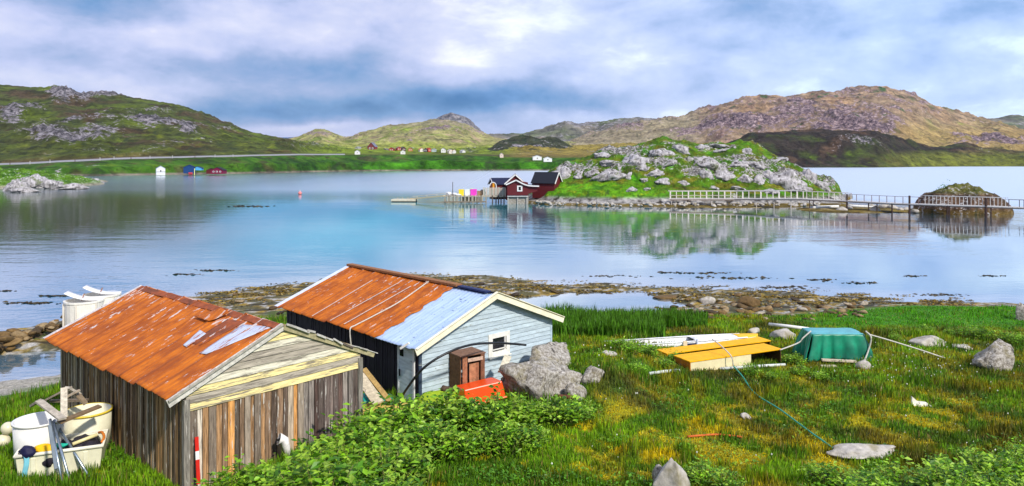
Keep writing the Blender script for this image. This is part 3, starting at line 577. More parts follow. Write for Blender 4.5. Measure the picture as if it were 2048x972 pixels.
def board_wall(name, parent, p0, p1, hfun, nrm, pal, wmin=.09, wmax=.17, seed=1, z0=-.25, material='old_boards', th_=.02):
    r = random.Random(seed); p0, p1, nrm = Vector(p0), Vector(p1), Vector(nrm); L = (p1 - p0).length; d = (p1 - p0) / L; s = 0; mb = MB()
    while s < L - .01:
        w_ = min(r.uniform(wmin, wmax), L - s); prot = r.uniform(0, .022) + (.015 if r.random() < .4 else 0); f = (s + w_ / 2) / L
        c = pal(f, r); b = r.uniform(.55, 1.3); gap = r.uniform(.004, .016) * (1 if r.random() < .75 else 2)
        a = p0 + d * s; e = p0 + d * (s + w_ - gap); o = nrm * (th_ + prot); zz = z0 + r.uniform(0, .1)
        vs = [a + Vector((0, 0, zz)), e + Vector((0, 0, zz)), e + Vector((0, 0, hfun(s + w_))), a + Vector((0, 0, hfun(s)))]
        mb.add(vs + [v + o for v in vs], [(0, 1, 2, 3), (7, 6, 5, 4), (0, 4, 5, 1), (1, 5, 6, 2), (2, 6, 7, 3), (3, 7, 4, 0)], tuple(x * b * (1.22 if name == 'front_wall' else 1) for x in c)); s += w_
    o = mb.build(name, material, parent); return o

# ---- shed 1 : old weathered shed with the rust-orange roof
Q1 = dict(x=-6.74, y=15.33, th=.84, W=4.32, L=7.63, hw=2.12, hr=.94, z=1.1); s1 = Q1['hr'] / (Q1['W'] / 2)
sh1 = empty('weathered_shed', 'old weathered plank shed with an orange rusted roof and peeling yellow gable', 'shed', (Q1['x'], Q1['y'], Q1['z']), Q1['th'])
W_, L_, hw, hr = Q1['W'], Q1['L'], Q1['hw'], Q1['hr']
def local(q, p):
    dx, dy = p[0] - q['x'], p[1] - q['y']; c, s = math.cos(q['th']), math.sin(q['th']); return (dx * c + dy * s, -dx * s + dy * c, p[2] - q['z'])
def world(q, l):
    c, s = math.cos(q['th']), math.sin(q['th']); return Vector((q['x'] + l[0] * c - l[1] * s, q['y'] + l[0] * s + l[1] * c, q['z'] + l[2]))
def on_roof(q, px, py, lift=.06):
    """local coordinates of the point of the left roof slope seen at a photo position"""
    s = q['hr'] / (q['W'] / 2); o = local(q, (0, 0, H)); e = local(q, UD(px, py, 10)); d = [e[i] - o[i] for i in range(3)]
    t = (q['hw'] + s * o[0] + lift - o[2]) / (d[2] - s * d[0]); return Vector([o[i] + d[i] * t for i in range(3)])
def on_front(q, px, py, yo=0.0):
    o = local(q, (0, 0, H)); e = local(q, UD(px, py, 10)); d = [e[i] - o[i] for i in range(3)]; t = (yo - o[1]) / d[1]; return Vector([o[i] + d[i] * t for i in range(3)])
def on_side(q, px, py, xo=0.0):
    o = local(q, (0, 0, H)); e = local(q, UD(px, py, 10)); d = [e[i] - o[i] for i in range(3)]; t = (xo - o[0]) / d[0]; return Vector([o[i] + d[i] * t for i in range(3)])
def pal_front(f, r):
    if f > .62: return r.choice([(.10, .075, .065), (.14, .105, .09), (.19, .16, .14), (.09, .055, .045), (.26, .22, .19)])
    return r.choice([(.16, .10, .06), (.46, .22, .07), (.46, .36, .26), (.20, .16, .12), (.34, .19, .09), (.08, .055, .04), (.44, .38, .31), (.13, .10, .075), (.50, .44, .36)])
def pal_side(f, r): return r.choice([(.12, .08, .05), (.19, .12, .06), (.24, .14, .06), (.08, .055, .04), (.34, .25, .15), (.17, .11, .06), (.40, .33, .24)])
board_wall('front_wall', sh1, (0, 0, 0), (W_, 0, 0), lambda s: 1.72, (0, -1, 0), pal_front, seed=3)
board_wall('side_wall', sh1, (0, L_, 0), (0, 0, 0), lambda s: hw - .02, (-1, 0, 0), pal_side, .07, .14, seed=5)
board_wall('side_wall', sh1, (W_, 0, 0), (W_, L_, 0), lambda s: hw - .02, (1, 0, 0), pal_side, .08, .15, seed=6)
board_wall('back_wall', sh1, (W_, L_, 0), (0, L_, 0), lambda s: hw + hr * (1 - abs(s / W_ * 2 - 1)) - .03, (0, 1, 0), pal_side, seed=8)
mb = MB(); YL, GR, WH = (.80, .66, .30), (.40, .35, .28), (.66, .61, .48)
order = [YL, GR, YL, WH, GR, GR, WH, YL, GR, WH, YL]
gable_boards(mb, W_, hw - .03, hr, 1.70, -.015, .158, .025, lambda i: order[i % len(order)], side=.03)
mb.build('gable_siding', 'old_siding', sh1)
mb = MB()   # inner frame closes the box so that no light leaks between boards
mb.box((W_ / 2, L_ / 2, .8), (W_ - .06, L_ - .06, 2.3), col=(.03, .025, .02)); mb.build('inner_lining', 'raw_wood', sh1)
for x_ in (-.03, W_ + .02): MB().box((x_, -.035, .85), (.13, .10, 2.2), col=(.21, .19, .16)).build('corner_post', 'old_boards', sh1)
zf1 = lambda x: hw + s1 * np.minimum(x, W_ - x)
rf = roof_part('roof', sh1, -.41, W_ / 2, -.07, L_ + .14, zf1, 'rust_old', step=.83, seed=2)
roof_part('far_slope', rf, W_ + .35, W_ / 2, -.07, L_ + .14, zf1, 'rust_old', step=.83, seed=5)
def sheet(name, parent, pts, material, lift=.09, n=10, curl=.0, ragged=.03, q=Q1):
    """a loose roofing sheet over four photo positions on the roof slope"""
    P = [on_roof(q, *p, lift) for p in pts]; mb = MB(); rr = random.Random(int(pts[0][0]))
    def f(u, v):
        a = P[0].lerp(P[1], u); b = P[3].lerp(P[2], u); c = a.lerp(b, v)
        e = (ragged * mnoise.noise(Vector((u * 9, v * 9, pts[0][0])))) if (u in (0, 1) or v in (0, 1)) else 0
        return c + Vector((e, e, curl * (v * v) + .008 * mnoise.noise(c * 3)))
    mb.grid(f, n, n); return mb.build(name, material, parent, True, solid=.008)
sheet('galvanised_sheet', rf, [(398, 706), (412, 708), (545, 654), (486, 649)], 'galv', .075, ragged=.10)
sheet('galvanised_sheet', rf, [(366, 690), (373, 694), (412, 667), (400, 660)], 'galv', .08, ragged=.06)
sheet('loose_sheet', rf, [(388, 633), (418, 642), (457, 630), (440, 620)], 'rust_old', .13, curl=.07)
sheet('loose_sheet', rf, [(380, 684), (398, 692), (490, 645), (455, 640)], 'rust_dark', .065, curl=.02, ragged=.08)
mb = MB(); za = hw + hr + .075
for i in range(9):
    a = -.05 + i * .88; b = min(a + .9, L_ + .16); k = .0 if i % 3 else .02
    mb.add([(W_ / 2 - .17, a, za - .075 + k), (W_ / 2, a, za + k), (W_ / 2 + .17, a, za - .07 + k), (W_ / 2 - .16, b, za - .07), (W_ / 2, b, za + .008), (W_ / 2 + .16, b, za - .07)], [(0, 1, 4, 3), (1, 2, 5, 4)], (1, 1, 1))
mb.build('ridge_cap', 'rust_dark', rf, solid=.012)
mb = MB()
mb.beam((-.43, -.10, hw - s1 * .43 + .035), (W_ / 2, -.10, hw + hr + .045), .03, .17, (.66, .62, .56)); mb.beam((-.43, -.135, hw - s1 * .43 + .095), (W_ / 2 - .02, -.135, hw + hr + .10), .05, .045, (.42, .38, .32))
mb.build('barge_board', 'worn_paint', sh1)
mb = MB(); mb.beam((W_ / 2 + .02, -.10, hw + hr + .03), (W_ + .42, -.10, hw - s1 * .42 + .02), .03, .13, (.40, .35, .20))
e = Vector((W_ + .42, -.12, hw - s1 * .42 + .03)); st = Vector((W_ / 2 + .1, -.12, hw + hr + .07))
rr = random.Random(4)
for i in range(10):
    a = st.lerp(e, i / 10 + rr.uniform(-.02, .02)); b = st.lerp(e, min(1.06, i / 10 + rr.uniform(.08, .16))); mb.beam(a + Vector((0, rr.uniform(-.05, .02), rr.uniform(0, .05))), b + Vector((0, rr.uniform(-.05, .02), rr.uniform(-.02, .06))), .05, rr.uniform(.02, .05), rr.choice([(.45, .42, .38), (.3, .26, .2), (.55, .52, .48), (.14, .11, .09)]))
mb.build('barge_board', 'worn_paint', sh1)
# edge strip at the back gable, pale in the photo
mb = MB(); mb.beam((-.41, L_ + .13, hw - s1 * .41 + .09), (W_ / 2, L_ + .13, hw + hr + .09), .07, .03, (.62, .60, .62)); mb.build('edge_strip', 'worn_paint', sh1)

# ---- shed 2 : blue gabled shed
Q2 = dict(x=-2.595, y=21.057, th=.767, W=5.405, L=7.955, hw=1.777, hr=1.035, z=1.0); s2 = Q2['hr'] / (Q2['W'] / 2)
sh2 = empty('blue_shed', 'pale blue gabled shed with dark side wall, half rusted and half light blue roof', 'shed', (Q2['x'], Q2['y'], Q2['z']), Q2['th'])
W_, L_, hw, hr = Q2['W'], Q2['L'], Q2['hw'], Q2['hr']
mb = MB(); mb.prism([(0.03, .03, -.3), (W_ - .03, .03, -.3), (W_ - .03, .03, hw - .03), (W_ / 2, .03, hw + hr - .06), (.03, .03, hw - .03)], (0, L_ - .06, 0), (.2, .25, .3)); mb.build('inner_lining', 'dark_side', sh2)
wa, wb = on_front(Q2, 983, 705, -.03), on_front(Q2, 1012, 671, -.03); hole = (wa.x, wb.x, wa.z, wb.z)
mb = MB(); rr = random.Random(2)
gable_boards(mb, W_, hw - .02, hr, -.3, .0, .135, .018, lambda i: tuple(k * (1 + .08 * math.sin(i * 2.3)) for k in (.46, .55, .60)), hole=hole)
mb.build('gable_wall', 'blue_siding', sh2)
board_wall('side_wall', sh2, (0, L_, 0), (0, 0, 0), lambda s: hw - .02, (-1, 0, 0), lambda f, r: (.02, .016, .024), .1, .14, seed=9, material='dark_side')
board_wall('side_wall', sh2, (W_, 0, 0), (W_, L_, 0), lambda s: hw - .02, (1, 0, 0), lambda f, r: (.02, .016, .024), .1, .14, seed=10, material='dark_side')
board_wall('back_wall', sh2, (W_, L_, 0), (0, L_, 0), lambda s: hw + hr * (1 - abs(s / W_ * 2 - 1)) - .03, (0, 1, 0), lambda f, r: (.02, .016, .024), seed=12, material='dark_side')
MB().box((-.04, -.02, .75), (.10, .05, 2.0), col=(.04, .06, .10)).build('corner_board', 'blue_siding', sh2); MB().box((W_ - .02, -.025, .75), (.09, .04, 2.0), col=(.42, .54, .62)).build('corner_board', 'blue_siding', sh2)
# window
wn = empty('window', None, None); wn.parent = sh2
x0, x1, z0, z1_ = hole; t = .14; mb = MB(); WC = (.80, .78, .70)
for c, s in [(((x0 + x1) / 2, -.035, z1_ + t / 2), (x1 - x0 + 2 * t, .05, t)), (((x0 + x1) / 2, -.035, z0 - t / 2), (x1 - x0 + 2 * t, .05, t)), ((x0 - t / 2, -.035, (z0 + z1_) / 2), (t, .05, z1_ - z0)), ((x1 + t / 2, -.035, (z0 + z1_) / 2), (t, .05, z1_ - z0))]: mb.box(c, s, col=WC)
mb.build('frame', 'painted', wn); MB().box(((x0 + x1) / 2, -.005, (z0 + z1_) / 2), (x1 - x0, .02, z1_ - z0)).build('pane', 'glass', wn)
mb = MB(); mb.box(((x0 + x1) / 2, -.03, z0 + .06), (x1 - x0, .03, .03), col=WC); mb.box((x1 - .05, -.03, (z0 + z1_) / 2), (.06, .03, z1_ - z0), col=(.62, .60, .55)); mb.box((x0 + .02, -.03, (z0 + z1_) / 2), (.04, .03, z1_ - z0), col=WC); mb.build('casement', 'painted', wn)
MB().box(((x0 + x1) / 2, -.07, z0 - t - .02), (x1 - x0 + .3, .12, .03), col=WC).build('sill', 'painted', wn)
# door in the side wall beside the corner
da, db = on_side(Q2, 798, 800, -.05), on_side(Q2, 831, 800, -.05); y0, y1 = db.y, da.y; dh = 1.70
dr = empty('door', None, None); dr.parent = sh2; mb = MB()
mb.box((-.07, (y0 + y1) / 2, dh / 2), (.04, y1 - y0 - .12, dh), col=(.62, .70, .74)); mb.build('leaf', 'blue_siding', dr)
mb = MB(); mb.box((-.085, y1 - .03, dh / 2), (.05, .06, dh), col=(.72, .74, .74)); mb.box((-.085, y0 + .03, dh / 2), (.05, .07, dh), col=(.78, .78, .78)); mb.build('frame', 'painted', dr)
MB().box((-.10, y1 - .20, dh * .82), (.02, .16, .20)).build('pane', 'glass', dr)
MB().box((-.12, y1 - .12, dh * .47), (.04, .02, .20)).build('handle', 'glass', dr)
zf2 = lambda x: hw + s2 * np.minimum(x, W_ - x); yb_ = 1.75
rg = lambda x: .10 * fbm(x * 2.2, x * 0 + 2, 3) + .06 * np.sign(np.sin(x * 9))
rf2 = roof_part('rusty_roof', sh2, -.36, W_ / 2, yb_, L_ + .22, zf2, 'rust_new', step=.78, lift=.07, ragged=rg, seed=4)
roof_part('far_slope', rf2, W_ + .33, W_ / 2, -.25, L_ + .22, zf2, 'dark_roof', step=.8, lift=.06, seed=8)
roof_part('light_blue_roof', sh2, -.34, W_ / 2, -.26, yb_ + .3, zf2, 'blue_sheet', step=5, lift=.045, seed=3, rib=0)
MB().beam((W_ / 2, 1.55, hw + hr + .12), (W_ / 2, L_ + .24, hw + hr + .12), .26, .07, (.30, .13, .05)).build('ridge_board', 'worn_paint', sh2)
MB().beam((W_ / 2, .12, hw + hr + .09), (W_ / 2, 1.5, hw + hr + .10), .22, .05, (.02, .03, .10)).build('ridge_cap', 'painted', sh2)
mb = MB(); FC = (.86, .80, .60)
mb.beam((-.37, -.27, hw - s2 * .37 - .01), (W_ / 2 + .01, -.27, hw + hr + .03), .03, .19, FC); mb.beam((-.37, -.285, hw - s2 * .37 + .095), (W_ / 2, -.285, hw + hr + .135), .09, .02, FC); mb.build('barge_board', 'painted', sh2)
mb = MB(); mb.beam((W_ / 2 - .01, -.272, hw + hr + .03), (W_ + .34, -.272, hw - s2 * .34 - .01), .03, .19, FC); mb.beam((W_ / 2, -.287, hw + hr + .137), (W_ + .34, -.287, hw - s2 * .34 + .098), .09, .02, FC); mb.build('barge_board', 'painted', sh2)
MB().beam((-.36, L_ + .2, hw - s2 * .36 + .09), (W_ / 2, L_ + .2, hw + hr + .10), .22, .02, (.66, .70, .80)).build('edge_strip', 'painted', sh2)
for a, b in [((600, 590), (625, 628)), ((740, 553), (625, 629)), ((792, 560), (665, 640)), ((828, 566), (690, 648))]:
    pass
def roof_line(ps, r, name, parent, material='rope_pale', lift=.13, q=Q2):
    pts = [on_roof(q, *p, lift) for p in ps]; MB().tube(curve_pts(pts, 24), r, 6).build(name, material, parent, True)
mb = MB()
for a, b in [((745, 560), (624, 632)), ((796, 566), (660, 641)), ((822, 572), (688, 648))]:
    mb.beam(on_roof(Q2, *a, .105), on_roof(Q2, *b, .105), .035, .012, (.62, .50, .44))
mb.build('seam_strip', 'worn_paint', rf2)
rp = [on_roof(Q2, 857, 563, .14), on_roof(Q2, 800, 603, .13), on_roof(Q2, 745, 633, .13), on_roof(Q2, 712, 650, .14)]
lo = on_side(Q2, 702, 690, -.40); rp += [Vector((-.41, rp[-1].y, rp[-1].z - .10)), Vector((-.40, lo.y, lo.z)), Vector((-.38, lo.y - .02, lo.z - .35))]
rw = [world(Q2, p) for p in rp]
tag(MB().tube(curve_pts(rw, 42), .022, 7).build('rope', 'rope_pale', None, True), 'pale rope slung over the rusted roof and hanging down the dark side wall', 'rope')
ed = on_side(Q2, 790, 700, -.38); pw = world(Q2, ed)
tag(MB().beam(world(Q2, on_side(Q2, 801, 697, -.42)), world(Q2, on_side(Q2, 818, 686, -.3)), .06, .06, (.8, .78, .74)).build('gutter_outlet', 'painted', sh2), None)
bpy.data.objects['gutter_outlet'].matrix_parent_inverse = (Matrix.Translation((Q2['x'], Q2['y'], Q2['z'])) @ Matrix.Rotation(Q2['th'], 4, 'Z')).inverted()

# ================================================================== THINGS AROUND THE SHEDS
def frame_at(p, rz): return dict(x=p[0], y=p[1], z=p[2], th=rz)
def hollow_box(mb, a, b, h, t, col, floor=True, taper=.92):
    """open-topped bin with sloping sides and real wall thickness"""
    def ring(w_, d_, z): return [(-w_ / 2, -d_ / 2, z), (w_ / 2, -d_ / 2, z), (w_ / 2, d_ / 2, z), (-w_ / 2, d_ / 2, z)]
    R = ring(a * taper, b * taper, 0) + ring(a, b, h) + ring(a - 2 * t, b - 2 * t, h) + ring(a * taper - 2 * t, b * taper - 2 * t, t)
    f = [(0, 3, 2, 1)]
    for k in range(3): f += [(k * 4 + i, k * 4 + (i + 1) % 4, k * 4 + 4 + (i + 1) % 4, k * 4 + 4 + i) for i in range(4)]
    f += [(12, 13, 14, 15)]; mb.add(R, f, col)
# big fish bin
tz = 1.18; c0 = U(30, 966, tz); c1 = U(200, 942, tz); ang = math.atan2(c1.y - c0.y, c1.x - c0.x); bw = (c1 - c0).length + .05
dirx = Vector((math.cos(ang), math.sin(ang), 0)); diry = Vector((-math.sin(ang), math.cos(ang), 0)); bc = c0 + dirx * bw / 2 + diry * .48
binr = empty('fish_bin', 'large open cream plastic bin full of fishing gear beside the weathered shed', 'bin', (bc.x, bc.y, tz - .05), ang)
CR = (.80, .76, .56)
mb = MB(); hollow_box(mb, bw, .98, .60, .05, CR); mb.build('body', 'plastic', binr, bevel=.02)
mb = MB(); mb.tube([(-bw / 2, -.49, .60), (bw / 2, -.49, .60), (bw / 2, .49, .60), (-bw / 2, .49, .60), (-bw / 2, -.49, .60)], .04, 8, (.84, .80, .66)); mb.build('rim', 'plastic', binr, True)
for i in range(3):
    MB().box((-bw / 2 + bw * (.2 + .3 * i), -.475, .28), (.10, .05, .5), col=CR).build('rib', 'plastic', binr, bevel=.015)
def inbin(x, y, z): return Vector((bc.x, bc.y, tz - .05)) + dirx * x + diry * y + Vector((0, 0, z))
for k, (x, y, s_) in enumerate([(-.15, .1, .38), (.30, .18, .42), (.45, -.08, .34), (-.05, -.2, .34)]):
    me = rock_mesh('net_heap', 60 + k, 3, .6, .35, 'dark_side' if k % 2 else 'net_dark' if 'net_dark' in MATS else 'dark_side', 3)
    put('net_heap', me, inbin(x, y, .42), s_, (0, 0, k), ['dark tangled net heap in the left part of the cream bin', 'tallest dark net heap at the back of the cream bin', 'dark net heap in the right end of the cream bin', 'dark net heap at the front of the cream bin'][k], 'net')
def bucket(name, c, r0, r1, h, col, label, cat, rimcol=None):
    o = empty(name, label, cat, c); MB().lathe([(0, .01), (r0, .0), (r1, h), (r1 - .02, h), (r0 - .02, .03), (0, .03)], n=32, col=col).build('body', 'plastic', o, True)
    MB().lathe([(r1 + .0, h - .04), (r1 + .022, h - .035), (r1 + .022, h + .005), (r1 - .005, h + .008), (r1 - .02, h - .01)], n=32, col=rimcol or col).build('rim', 'plastic', o, True); return o
bucket('tub', inbin(-.50, .20, .12), .45, .50, 1.02, (.80, .78, .74), 'tall white round tub standing in the left end of the cream bin', 'tub')
b2 = inbin(.35, .95, .0); bucket('tub', (b2.x, b2.y, tz - .05), .46, .50, 1.0, (.80, .76, .56), 'yellow rimmed cream tub behind the bin, beneath the broken frame', 'tub', (.80, .60, .06))
def float_ball(p, r, col, label): o = MB().lathe([(r * math.sin(t * math.pi / 12) + .001, -r * math.cos(t * math.pi / 12)) for t in range(13)], p, 16, col).build('net_float', 'plastic', None, True); tag(o, label, 'float')
fb0 = GP(6, 893)
float_ball((fb0.x + .08, fb0.y + .05, fb0.z + .42), .15, (.72, .66, .46), 'upper of two cream floats left of the white tub')
float_ball((fb0.x, fb0.y, fb0.z + .13), .16, (.72, .66, .46), 'lower of two cream floats left of the white tub')
# gloves and cloths on the bin edge
def blob_obj(name, p, s, rot, material, label, cat, seed=1, col=None):
    me = rock_mesh(name, seed, 3, .8, .22, material, 2); o = put(name, me, p, s, rot, label, cat)
    if col is not None:
        at = me.attributes.new('tint', 'FLOAT_COLOR', 'POINT'); at.data.foreach_set('color', np.tile(np.array([*col, 1], np.float32), len(me.vertices)))
    return o
blob_obj('glove', inbin(-.60, -.44, .66), (.17, .12, .15), (0, .3, .2), 'painted', 'dark navy glove lying on the left rim of the cream bin', 'glove', 31, (.012, .012, .05))
blob_obj('glove', inbin(-.30, -.36, .66), (.21, .12, .11), (0, .1, .2), 'painted', 'yellow glove between the navy and green gloves', 'glove', 32, (.85, .48, .01))
blob_obj('glove', inbin(-.02, -.33, .68), (.17, .08, .07), (0, 0, .1), 'painted', 'green glove right of the yellow glove', 'glove', 33, (.01, .42, .30))
mb = MB(); mb.grid(lambda u, v: inbin(-.66 + u * .10 + .02 * math.sin(v * 6), -.53 - .03 * math.sin(v * 3), .64 - v * .55), 5, 12, (.18, .50, .60)); tag(mb.build('cloth', 'painted', None, True, solid=.01), 'blue cloth strip hanging over the front corner of the bin', 'cloth')
blob_obj('rag', inbin(-.28, -.30, .56), (.18, .12, .10), (0, 0, 0), 'painted', 'cream rag inside the front of the bin', 'rag', 36, (.66, .60, .48))
tag(MB().tube([inbin(.2, -.2, .62), inbin(.65, .0, .70)], .04, 8, (.80, .70, .35)).build('pole_stub', 'plastic', None, True), 'short yellow pole lying across the right end of the bin', 'pole')
mb = MB(); mb.tube(curve_pts([inbin(.66, .25, .66), inbin(.74, .1, .70), inbin(.80, -.1, .66), inbin(.78, -.3, .62)], 18), .03, 8, (.62, .18, .02)); tag(mb.build('rope_end', 'painted', None, True), 'orange rope end on the right rim of the cream bin', 'rope')
for (a, b, lb, cat) in [((100, 838, 1.95), (128, 985, 1.1), 'leftmost dark steel pole leaning against the cream bin', 0), ((106, 842, 2.0), (146, 985, 1.1), 'middle steel pole leaning against the cream bin', 1), ((108, 840, 2.0), (186, 966, 1.15), 'rightmost steel pole slanting across the cream bin', 2)]:
    pa = U(*b); pb = UD(a[0], a[1], pa.y + .75); tag(MB().tube([pa, pb], .03, 10).build('steel_pole', 'steel', None, True), lb, 'pole')
tag(MB().beam(UD(99, 850, 15.3), UD(112, 938, 14.9), .06, .03, (.16, .19, .22)).build('steel_bar', 'painted', None), 'flat grey bar standing just left of the steel poles', 'bar')
# broken frame of grey boards
fr_ = empty('broken_frame', 'broken frame of grey weathered boards heaped between the white tub and the shed', 'boards', U(130, 850, 1.2))
def fb(a, b, w_, h_, c):
    mb = MB(); mb.beam(Vector(a) - fr_.location, Vector(b) - fr_.location, w_, h_, c); mb.build('board', 'raw_wood', fr_)
fb(UD(78, 802, 16.6), UD(125, 838, 15.8), .16, .04, (.46, .40, .32)); fb(UD(128, 776, 16.4), UD(128, 836, 16.0), .13, .05, (.55, .48, .38)); fb(UD(118, 845, 15.9), UD(200, 812, 16.6), .17, .04, (.20, .13, .07))
fb(UD(92, 800, 17.2), UD(140, 775, 17.0), .12, .04, (.30, .25, .19)); fb(UD(134, 775, 16.6), UD(158, 788, 16.9), .13, .05, (.52, .46, .38)); fb(UD(150, 782, 16.8), UD(172, 808, 16.8), .14, .04, (.26, .19, .12)); fb(UD(100, 802, 17.3), UD(175, 800, 17.3), .10, .05, (.18, .14, .10)); fb(UD(62, 812, 17.2), UD(80, 800, 17.0), .07, .05, (.28, .24, .2)); fb(UD(130, 795, 16.5), UD(160, 780, 16.7), .08, .03, (.35, .28, .2))
# white tanks beyond the shed
for k, (px, py, w_, lab) in enumerate([(168, 660, .80, 'left white plastic tank with propped lid behind the weathered shed'), (204, 650, .78, 'right white plastic tank with propped lid half hidden by the rusted roof')]):
    p = U(px, py - 4, .35); p.z = z1(p.x, p.y) - .05; t_ = empty('plastic_tank', lab, 'tank', p, .3)
    hh = 1.35 + .12 * k; MB().lathe([(0, 0), (w_ - .05, 0), (w_, hh - .1), (w_ + .03, hh - .08), (w_ + .03, hh), (w_ - .05, hh), (w_ - .06, hh - .2), (0, hh - .22)], n=24, col=(.86, .82, .74)).build('body', 'plastic', t_, False)
    for a in range(6):
        an = a * math.pi / 3 + .35; MB().box((math.cos(an) * (w_ - .0), math.sin(an) * (w_ - .0), hh / 2 - .05), (.07, .10, hh - .12), col=(.72, .66, .58)).build('rib', 'plastic', t_)
    mb = MB(); mb.grid(lambda u, v: (-.75 + 1.5 * u, -.25 + .75 * v, hh + .36 - .36 * (u**.8) + .10 * math.sin(u * 3.1) * -1), 10, 4, (.88, .86, .84)); mb.build('lid', 'plastic', t_, True, solid=.03)
    MB().beam((-.1, 0, hh - .02), (.02, 0, hh + .28), .04, .04, (.30, .14, .08)).build('prop', 'raw_wood', t_)
# rubble breakwater, rocks on the shore
RM = [rock_mesh('rubble_rock', 100 + i, 2, .62, .14, 'rubble', 8) for i in range(7)]
def scatter(name, pts, smin, smax, label, cat, group, meshes, seed, sink=.3, flat=(.7, 1.0)):
    r = random.Random(seed)
    for p in pts:
        s = r.uniform(smin, smax) * r.uniform(.7, 1.15); p = Vector(p); put(name, r.choice(meshes), (p.x, p.y, p.z + s * (.5 - sink)), (s * r.uniform(.8, 1.5), s, s * r.uniform(*flat)), (r.uniform(-.3, .3), r.uniform(-.3, .3), r.uniform(0, 6.3)), label, cat, group)
r = random.Random(5); pts = []
for i in range(110):
    t = r.uniform(-.15, 1.25); h = r.random(); py = 697 - 42 * t + r.uniform(-9, 9); p = U(150 * t, py, .15); pts.append((p.x, p.y, max(.0, .55 * (1 - abs(r.uniform(-1, 1))) + .05)))
scatter('rock', pts, .15, .33, 'mossy yellow brown rock in the low rubble bank left of the weathered shed', 'rock', 'rocks of the rubble bank by the left pool', RM, 3)
r = random.Random(8); pts = []
for i in range(150):
    px = r.uniform(1235, 1730); py = r.gauss(622, 9) + (px < 1400) * -4
    if not 598 < py < 642: continue
    p = GP(px, py); pts.append((p.x, p.y, p.z))
scatter('rock', pts, .10, .27, 'brown or tan rock in the rubble strip between tidal flat and grass', 'rock', 'rocks along the near shore', RM, 9)
pts = [GP(px, py) for px, py in [(900, 572), (960, 570), (1030, 590), (1110, 585), (440, 612), (480, 604), (520, 598), (1150, 598), (1220, 590), (470, 590), (1475, 592), (1590, 600), (545, 618), (560, 628), (575, 622), (600, 632)]]
scatter('rock', pts, .2, .42, 'dark seaweed covered rock lying on the tidal flat', 'rock', 'rocks on the tidal flat', RM, 12, flat=(.4, .6))
def stone(px, py, wpx, hpx, label, seed, material='pale_stone', rz=0, flat=.6, rough=.15, name='stone', base=None, depth=.8):
    p = GP(px, py); s = wpx / 2 / F * p.y; me = rock_mesh(name, seed, 4 if wpx > 60 else 3, 1.0, rough, material, 9)
    hz = hpx / 2 / F * p.y; return put(name, me, (p.x, p.y + s * .3, p.z + hz * .55), (s * 1.05, s * depth, hz * 1.15), (0, 0, rz), label, 'rock')
stone(1080, 800, 158, 106, 'largest grey lichen streaked boulder in front of the blue gable', 201, 'boulder', .3, name='boulder', rough=.27)
stone(1104, 746, 136, 68, 'grey boulder behind the largest one, at the right corner of the blue shed', 202, 'boulder', 1.3, name='boulder', rough=.2)
stone(1185, 765, 52, 38, 'small cracked white grey rock on the mossy knoll right of the boulders', 203, 'boulder', .5, name='boulder')
stone(1218, 712, 34, 12, 'thin white rock poking from the mossy knoll', 204)
stone(1152, 800, 44, 40, 'dark rock at the right foot of the largest boulder', 205, 'boulder', .2, name='boulder')
stone(2000, 738, 92, 60, 'large tan boulder in the grass near the right edge', 206, 'boulder', .4, name='boulder', rough=.2)
stone(1928, 700, 44, 14, 'small pale rock just left of the tan boulder', 207)
stone(1860, 692, 66, 22, 'flat pale slab lying in the grass right of the green tarp', 208, rough=.1)
stone(1742, 922, 140, 30, 'long flat pale rock at the end of the green hose', 209, rough=.22, depth=.5)
stone(1350, 990, 84, 96, 'white pointed boulder at the bottom edge of the lawn', 210, rough=.16, name='boulder')
pb = bpy.data.objects[-1] if False else [o for o in scene.objects if str(o.get('label', '')).startswith('white pointed')][0]
for v in pb.data.vertices:
    k_ = 1 - .62 * max(0.0, v.co.z + .25); v.co.x *= k_; v.co.y *= k_
stone(1325, 980, 40, 60, 'narrow grey rock leaning on the white pointed boulder', 211, 'boulder')
stone(1492, 838, 24, 14, 'small white stone in the yellow moss', 212)
stone(1570, 678, 56, 24, 'grey domed stone beneath the white pole', 213)
stone(1508, 668, 34, 16, 'pale flat stone left of the white pole', 214, 'pale_stone', .9, rough=.1)
stone(1492, 684, 34, 14, 'pale stone behind the yellow boxes', 215, rough=.1)
stone(1728, 738, 30, 24, 'small heap like pale stone under the tarp front', 216)
stone(2046, 640, 30, 50, 'grey rock cut by the right edge above the grass bank', 217, 'boulder', name='boulder')
stone(1415, 607, 34, 18, 'pale grey pointed rock among the shore rubble', 218, rough=.1)
stone(1500, 612, 50, 22, 'greenish brown block on the shore rubble', 219, 'rubble', rough=.1)
stone(1340, 598, 60, 8, 'long low dark rock at the tidal pool', 220, 'rubble', rough=.2)
